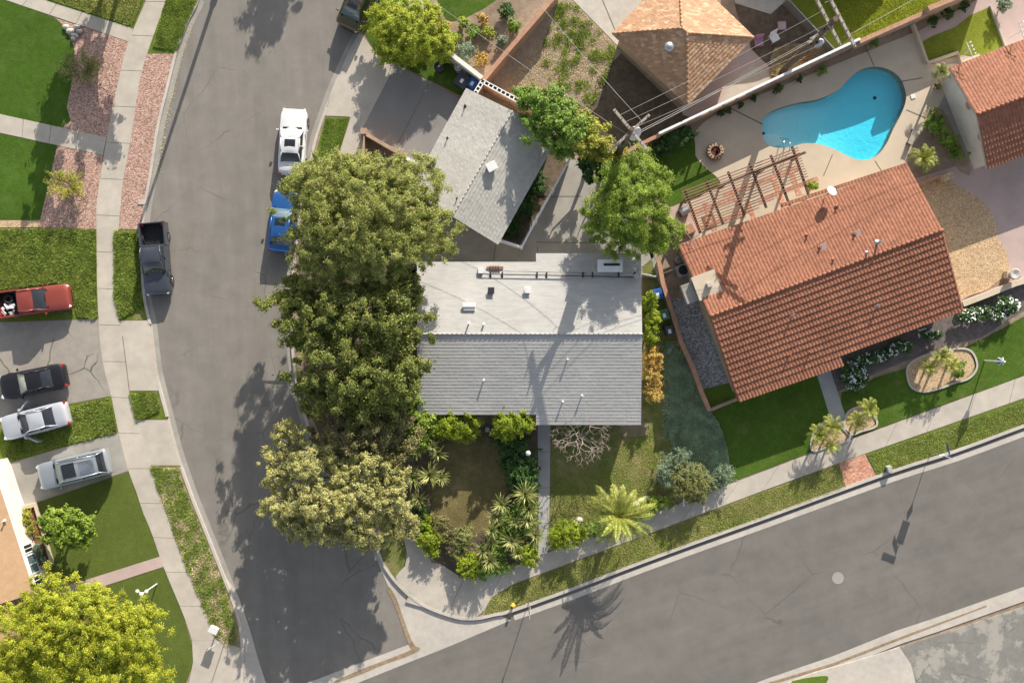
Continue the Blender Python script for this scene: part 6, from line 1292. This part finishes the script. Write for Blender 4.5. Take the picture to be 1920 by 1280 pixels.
# cooler on the red roof
c = P(1322, 535, 3.3); t = thing('roof_cooler', 'large pale sheet-metal cooler perched on the west end of the tiled roof', 'air cooler', (c.x, c.y, 2.9)); rz = .36
k = MB(); V = [Vector((x, y, z)) for z, s in ((0, .80), (.9, .80), (1.02, .84)) for x, y in ((-s, -s), (s, -s), (s, s), (-s, s))]; m = Matrix.Rotation(rz, 3, 'Z'); o_ = Vector((c.x, c.y, 2.9)); k.add([m @ v+o_ for v in V], [(3, 2, 1, 0)]+[(i, (i+1) % 4, (i+1) % 4+4, i+4) for i in range(4)]+[(i+4, (i+1) % 4+4, (i+1) % 4+8, i+8) for i in range(4)]+[(8, 9, 10, 11)])
k.build('cabinet', M['deck'], t)
MB().box(o_+Vector((.12, .0, 1.22)), (.36, .32, .42), rz).build('motor_cap', M['fascia'], t, bevel=.02)
k = MB(); d = m @ Vector((-1.22, -.12, 0)); k.box(o_+d+Vector((0, 0, .35)), (.8, 1.35, .5), rz); k.build('duct', M['conc_dark'], t, bevel=.02)
c = P(1277, 508, .12); t = thing('air_conditioner', 'square air conditioner with a round dark fan beside the tiled house wall', 'air conditioner', c, .36)
MB().box((0, 0, .42), (.85, .85, .8)).build('cabinet', M['bin_s'], t, local=True, bevel=.03); MB().lathe((0, 0, .82), [(.34, 0), (.34, .02), (.1, .03)], 20).build('fan', M['black'], t, local=True)
c = P(1272, 488, .12); tag(MB().lathe(c, [(.2, 0), (.28, .1), (.3, .5), (.26, .55), (.24, .2)], 16).build('bucket', M['metal']), 'round metal tub above the air conditioner', 'tub')
# satellite dish
b = P(1548, 365, z4(1548, 365)); t = thing('satellite_dish', 'pale satellite dish on the north eave of the tiled roof', 'satellite dish', b)
MB().tube([b, b+Vector((0, 0, .75))], .03, 7).build('mast', M['metal_d'], t); c = b+Vector((.12, .12, .9)); ax = Vector((.35, .5, .8)).normalized(); o1 = ax.orthogonal().normalized(); o2 = ax.cross(o1); k = MB(); V = []; N = 20
for j, (rr, dz) in enumerate(((.04, -.10), (.2, -.07), (.34, -.02), (.42, .03))):
    for i in range(N): a = 2*math.pi*i/N; V.append(c+(o1*math.cos(a)+o2*math.sin(a)*.88)*rr+ax*dz)
k.add(V, [tuple(range(N))]+[(j*N+i, j*N+(i+1) % N, (j+1)*N+(i+1) % N, (j+1)*N+i) for j in range(3) for i in range(N)]); k.build('dish', M['metal_w'], t, smooth_=True)
MB().tube([c-o2*.35, c+ax*.45-o2*.05], .02, 5).build('feed_arm', M['metal_d'], t)
# roof antennas on the second tiled house
for lab, a, b, cpt in (('white comb-like aerial at the edge of the sunken turf', (1812, 80), (1824, 108), (1803, 108)), ('white comb-like aerial at the right edge above the tiled roof', (1910, 41), (1921, 74), (1891, 73))):
    pa, pb, pc = P(*a, 3.6), P(*b, 3.6), P(*cpt, 2.9); g = pa.lerp(pb, .5); t = thing('roof_aerial', lab, 'aerial', (g.x, g.y, 2.8), group='white aerials on the upper right roof'); k = MB().tube([pa, pb], .03, 6); k.build('boom', M['whitepaint'], t)
    k = MB().tube([pc, g], .022, 5); k.tube([g, (g.x, g.y, 2.8)], .025, 5); k.build('strut', M['whitepaint'], t)
    k = MB(); d = (pb-pa).normalized(); n = Vector((-d.y, d.x, 0)); [k.tube([pa.lerp(pb, .1+i*.25), pa.lerp(pb, .1+i*.25)+Vector((0, 0, .3))+n*.03], .018, 4) for i in range(4)]; [k.lathe(pa.lerp(pb, .1+i*.25)+Vector((0, 0, .28))+n*.1, [(.06, 0), (.06, .05)], 6) for i in range(4)]; k.build('prongs', M['whitepaint'], t)
# pots round the pool
def pot(label, px, py, r, h, leafr, mt='lf_shade', n=900, group='pots along the pool wall'):
    c = P(px, py, .155); t = thing('plant_pot', label, 'plant pot', c, group=group); MB().lathe(c, [(r*.7, 0), (r, h), (r*1.1, h), (r*1.1, h+.04), (r*.9, h+.04), (r*.85, h-.05)], 16).build('pot', M['terra' if n < 1500 else 'wood_slat'], t, smooth_='auto')
    pos, nr, sz, _ = crown([((c.x, c.y, h+.22), leafr, leafr, leafr*.9)], n, .045, .13, 1.2, .3); V, F = leafquads(pos, nr, sz); npmesh('pot_plant', V, F, M[mt], t)
for lab, x, y, r, l in (('potted shrub with the widest green crown by the pool wall', 1537, 135, .2, .36), ('green potted shrub nearest the sunken turf', 1635, 84, .2, .34), ('small dark pot between the two larger ones on the pool deck', 1495, 152, .15, .18), ('dark flat pot left of the small one on the pool deck', 1456, 170, .2, .28), ('white-rimmed pot near the deck corner', 1412, 187, .15, .2), ('dark pot in the middle of the shaded deck', 1386, 198, .13, .17), ('reddish pot, right of its leftmost neighbour', 1363, 209, .13, .16), ('leftmost reddish pot on the shaded deck', 1350, 215, .13, .17), ('brown urn at the corner of the white gable wall', 1754, 165, .24, .2)):
    pot(lab, x, y, r, .35, l, 'lf_green' if l > .3 else 'lf_shade')
for lab, x, y in (('round dark shrub in the shaded border, nearest the pool', 1750, 40), ('round dark shrub in the middle of the shaded border', 1778, 27), ('round dark shrub at the far end of the shaded border', 1807, 12)):
    bush('border_shrub', lab, 'shrub', [(x, y, .5, 8, 8, .35)], 2200, .05, 'lf_shade', .13, group='round shrubs above the sunken turf')
bush('border_shrub', 'white-blossomed shrub at the top right corner', 'shrub', [(1882, 10, .8, 12, 12, .4)], 2600, .05, 'lf_sage', .13)
# fire pit ring of stones
c = P(1340, 285, .16); t = thing('fire_pit', 'round stone fire pit on the shaded pool deck', 'fire pit', c); k = MB()
for ring, (rr, z, nn) in enumerate(((.50, .09, 14), (.47, .26, 14))):
    for i in range(nn): a = 2*math.pi*(i+ring*.5)/nn; k.box((c.x+rr*math.cos(a), c.y+rr*math.sin(a), .16+z), (.26, .16, .16), a)
k.build('stone_ring', M['brickblock'], t, bevel=.02); k = MB().lathe(c, [(.42, 0), (.42, .12), (.1, .2)], 14)
for i in range(12): k.box((c.x+random.uniform(-.25, .25), c.y+random.uniform(-.25, .25), .36), (.16, .12, .1), random.uniform(0, 3))
k.build('embers', M['soil_red'], t)
# patio things
c = P(1280, 398, .18); t = thing('barbecue', 'grey hooded barbecue on the patio beside the pergola', 'barbecue', c, .5); MB().box((0, 0, .42), (.7, .55, .8)).build('cart', M['metal_d'], t, local=True, bevel=.02)
k = MB(); V = [(x, .26*math.cos(a*.5236)*1.0, .82+.24*math.sin(a*.5236)) for x in (-.33, .33) for a in range(7)]; k.add(V, [(i, i+1, i+8, i+7) for i in range(6)]+[tuple(range(7)), tuple(range(13, 6, -1))]); k.build('hood', M['metal'], t, local=True)
c = P(1288, 432, .18); tag(MB().box((c.x, c.y, .6), (.9, .8, .85), .5, taper=.85).build('storage_box', M['terra'], bevel=.03), 'terracotta coloured storage box by the tiled roof corner', 'storage box')
c = P(1330, 414, .17); t = thing('patio_rug', 'dark red patterned rug under the pergola', 'rug', c, .36); MB().box((0, 0, .012), (.85, .95, .02)).build('rug_field', M['soil_red'], t, local=True); MB().box((0, 0, .026), (.5, .6, .006)).build('rug_centre', M['brick'], t, local=True)
bush('border_shrub', 'green potted plant at the end of the pergola near the dish', 'shrub', [(1523, 350, .8, 9, 8, .35)], 2200, .05, 'lf_hedge', .13)
def seat(label, px, py, col, rz, back=True, name='garden_chair'):
    c = P(px, py, .14); t = thing(name, label, 'chair' if back else 'table', c, rz); MB().box((0, 0, .42), (.62, .62, .05)).build('seat' if back else 'tabletop', M[col], t, local=True, bevel=.02)
    if back: MB().box((0, .3, .7), (.6, .05, .55), rx=-.2).build('backrest', M[col], t, local=True, bevel=.02)
    for x in (-.26, .26):
        for y in (-.26, .26): MB().tube([(x, y, 0), (x, y, .42)], .025, 6).build('leg', M[col], t, local=True)
    return t
M['pink'] = mk('faded_pink_plastic', (.42, .22, .36), None, 4, .6)
t = seat('square faded pink table in the bare yard', 1463, 52, 'pink', .05, False, 'garden_table'); MB().box((0, 0, .46), (.5, .5, .03)).build('tray', M['drive_pink'], t, local=True)
seat('faded pink chair near the corner of the tan hipped roof', 1420, 82, 'pink', .1); seat('folding chair with dark and white fabric below the pink table', 1449, 74, 'metal_w', .5)
k = MB(); r_ = random.Random(8)
for i in range(16): p = P(1480+r_.uniform(-26, 34), 112+r_.uniform(-18, 14), .25+i*.02); k.tube([p, p+Vector((r_.uniform(.4, 1.3), r_.uniform(.2, .9), .05))], .05, 5)
tag(k.build('log_pile', M['wood_slat']), 'pile of cut branches on the dry brush by the pool wall', 'branches')
# small things
c = P(965+25, 847, .9); t = thing('garden_globe', 'white globe garden light in the dark shrubs west of the entry path', 'garden light', (c.x, c.y, .12)); MB().tube([(c.x, c.y, .12), (c.x, c.y, 1.45)], .03, 6).build('post', M['metal_d'], t); MB().lathe((c.x, c.y, 1.42), [(.05, 0), (.16, .08), (.19, .19), (.15, .31), (.04, .38)], 16).build('globe', M['whitepaint'], t, smooth_=True)
tag(MB().box(P(914, 804, .5), (.30, .34, .7)).build('meter_box', M['conc_path'], bevel=.02), 'small pale green box between the two yellow-green bushes', 'box')
tag(MB().box(P(266, 379, .16), (.5, .34, .06)).build('utility_box', M['kerb'], bevel=.01), 'pale meter lid in the pink gravel above the dark pickup', 'utility box')
tag(MB().box(P(1667, 879, .3), (.35, .5, .4), .3, taper=.9).build('utility_box', M['conc_path'], bevel=.02), 'small grey utility pedestal on the grass beside the brick pad', 'utility box')
b = P(410, 1171, .13); t = thing('mail_box', 'white box on a post near the lower end of the left parkway', 'box', b, -.45); MB().tube([(0, 0, 0), (0, 0, .9)], .05, 6).build('post', M['wood_slat'], t, local=True); k = MB().box((0, 0, 1.05), (.6, .42, .34)); k.box((.0, 0, 1.235), (.66, .48, .03)); k.build('box_body', M['metal_w'], t, local=True, bevel=.03)
tag(MB().prism([(P(x, y).x, P(x, y).y) for x, y in ((1250, 655), (1258, 652), (1261, 662), (1256, 668), (1250, 662))], .13, .2).build('stepping_stone', M['conc_path'], bevel=.02), 'pale half-round stone on the side lawn below the bins', 'stone')
k = MB(); p, q = P(1204, 514, 1.5), P(1230, 519, 1.5); k.box(p.lerp(q, .5), ((q-p).length, .12, .1), -.19); k.box(p.lerp(q, .5)-Vector((0, 0, .7)), ((q-p).length-.1, .05, 1.3), -.19); tag(k.build('side_gate', M['metal'], bevel=.01), 'narrow grey gate between the grey house and the tan wall', 'gate')
b = P(1887, 516, .1); t = thing('garden_urn', 'pale fountain urn on the end of the front wall', 'urn', b); MB().lathe((b.x, b.y, .7), [(.2, 0), (.14, .2), (.36, .5), (.4, .62), (.3, .6), (.1, .5)], 18).build('bowl', M['rock'], t, smooth_=True); MB().box((b.x, b.y, .4), (.5, .5, .6)).build('pedestal', M['deck'], t)
t = thing('garden_bench', 'pale bench at the edge of the deck by the white gable wall', 'bench', P(1707, 258, .15), 1.2); MB().box((0, 0, .42), (1.2, .34, .05)).build('seat', M['wood_grey'], t, local=True)
for x in (-.5, .5): MB().box((x, 0, .2), (.06, .3, .4)).build('leg', M['metal_d'], t, local=True)
c = P(962, 1132, .12); t = thing('fire_hydrant', 'small yellow hydrant on the grass by the thin sign post', 'hydrant', c); MB().lathe(c, [(.13, 0), (.13, .05), (.09, .06), (.09, .45), (.11, .47), (.08, .58), (.02, .62)], 12).build('barrel', M['flower_y'], t, smooth_='auto'); MB().tube([c+Vector((-.17, 0, .35)), c+Vector((.17, 0, .35))], .05, 8).build('nozzle', M['flower_y'], t)
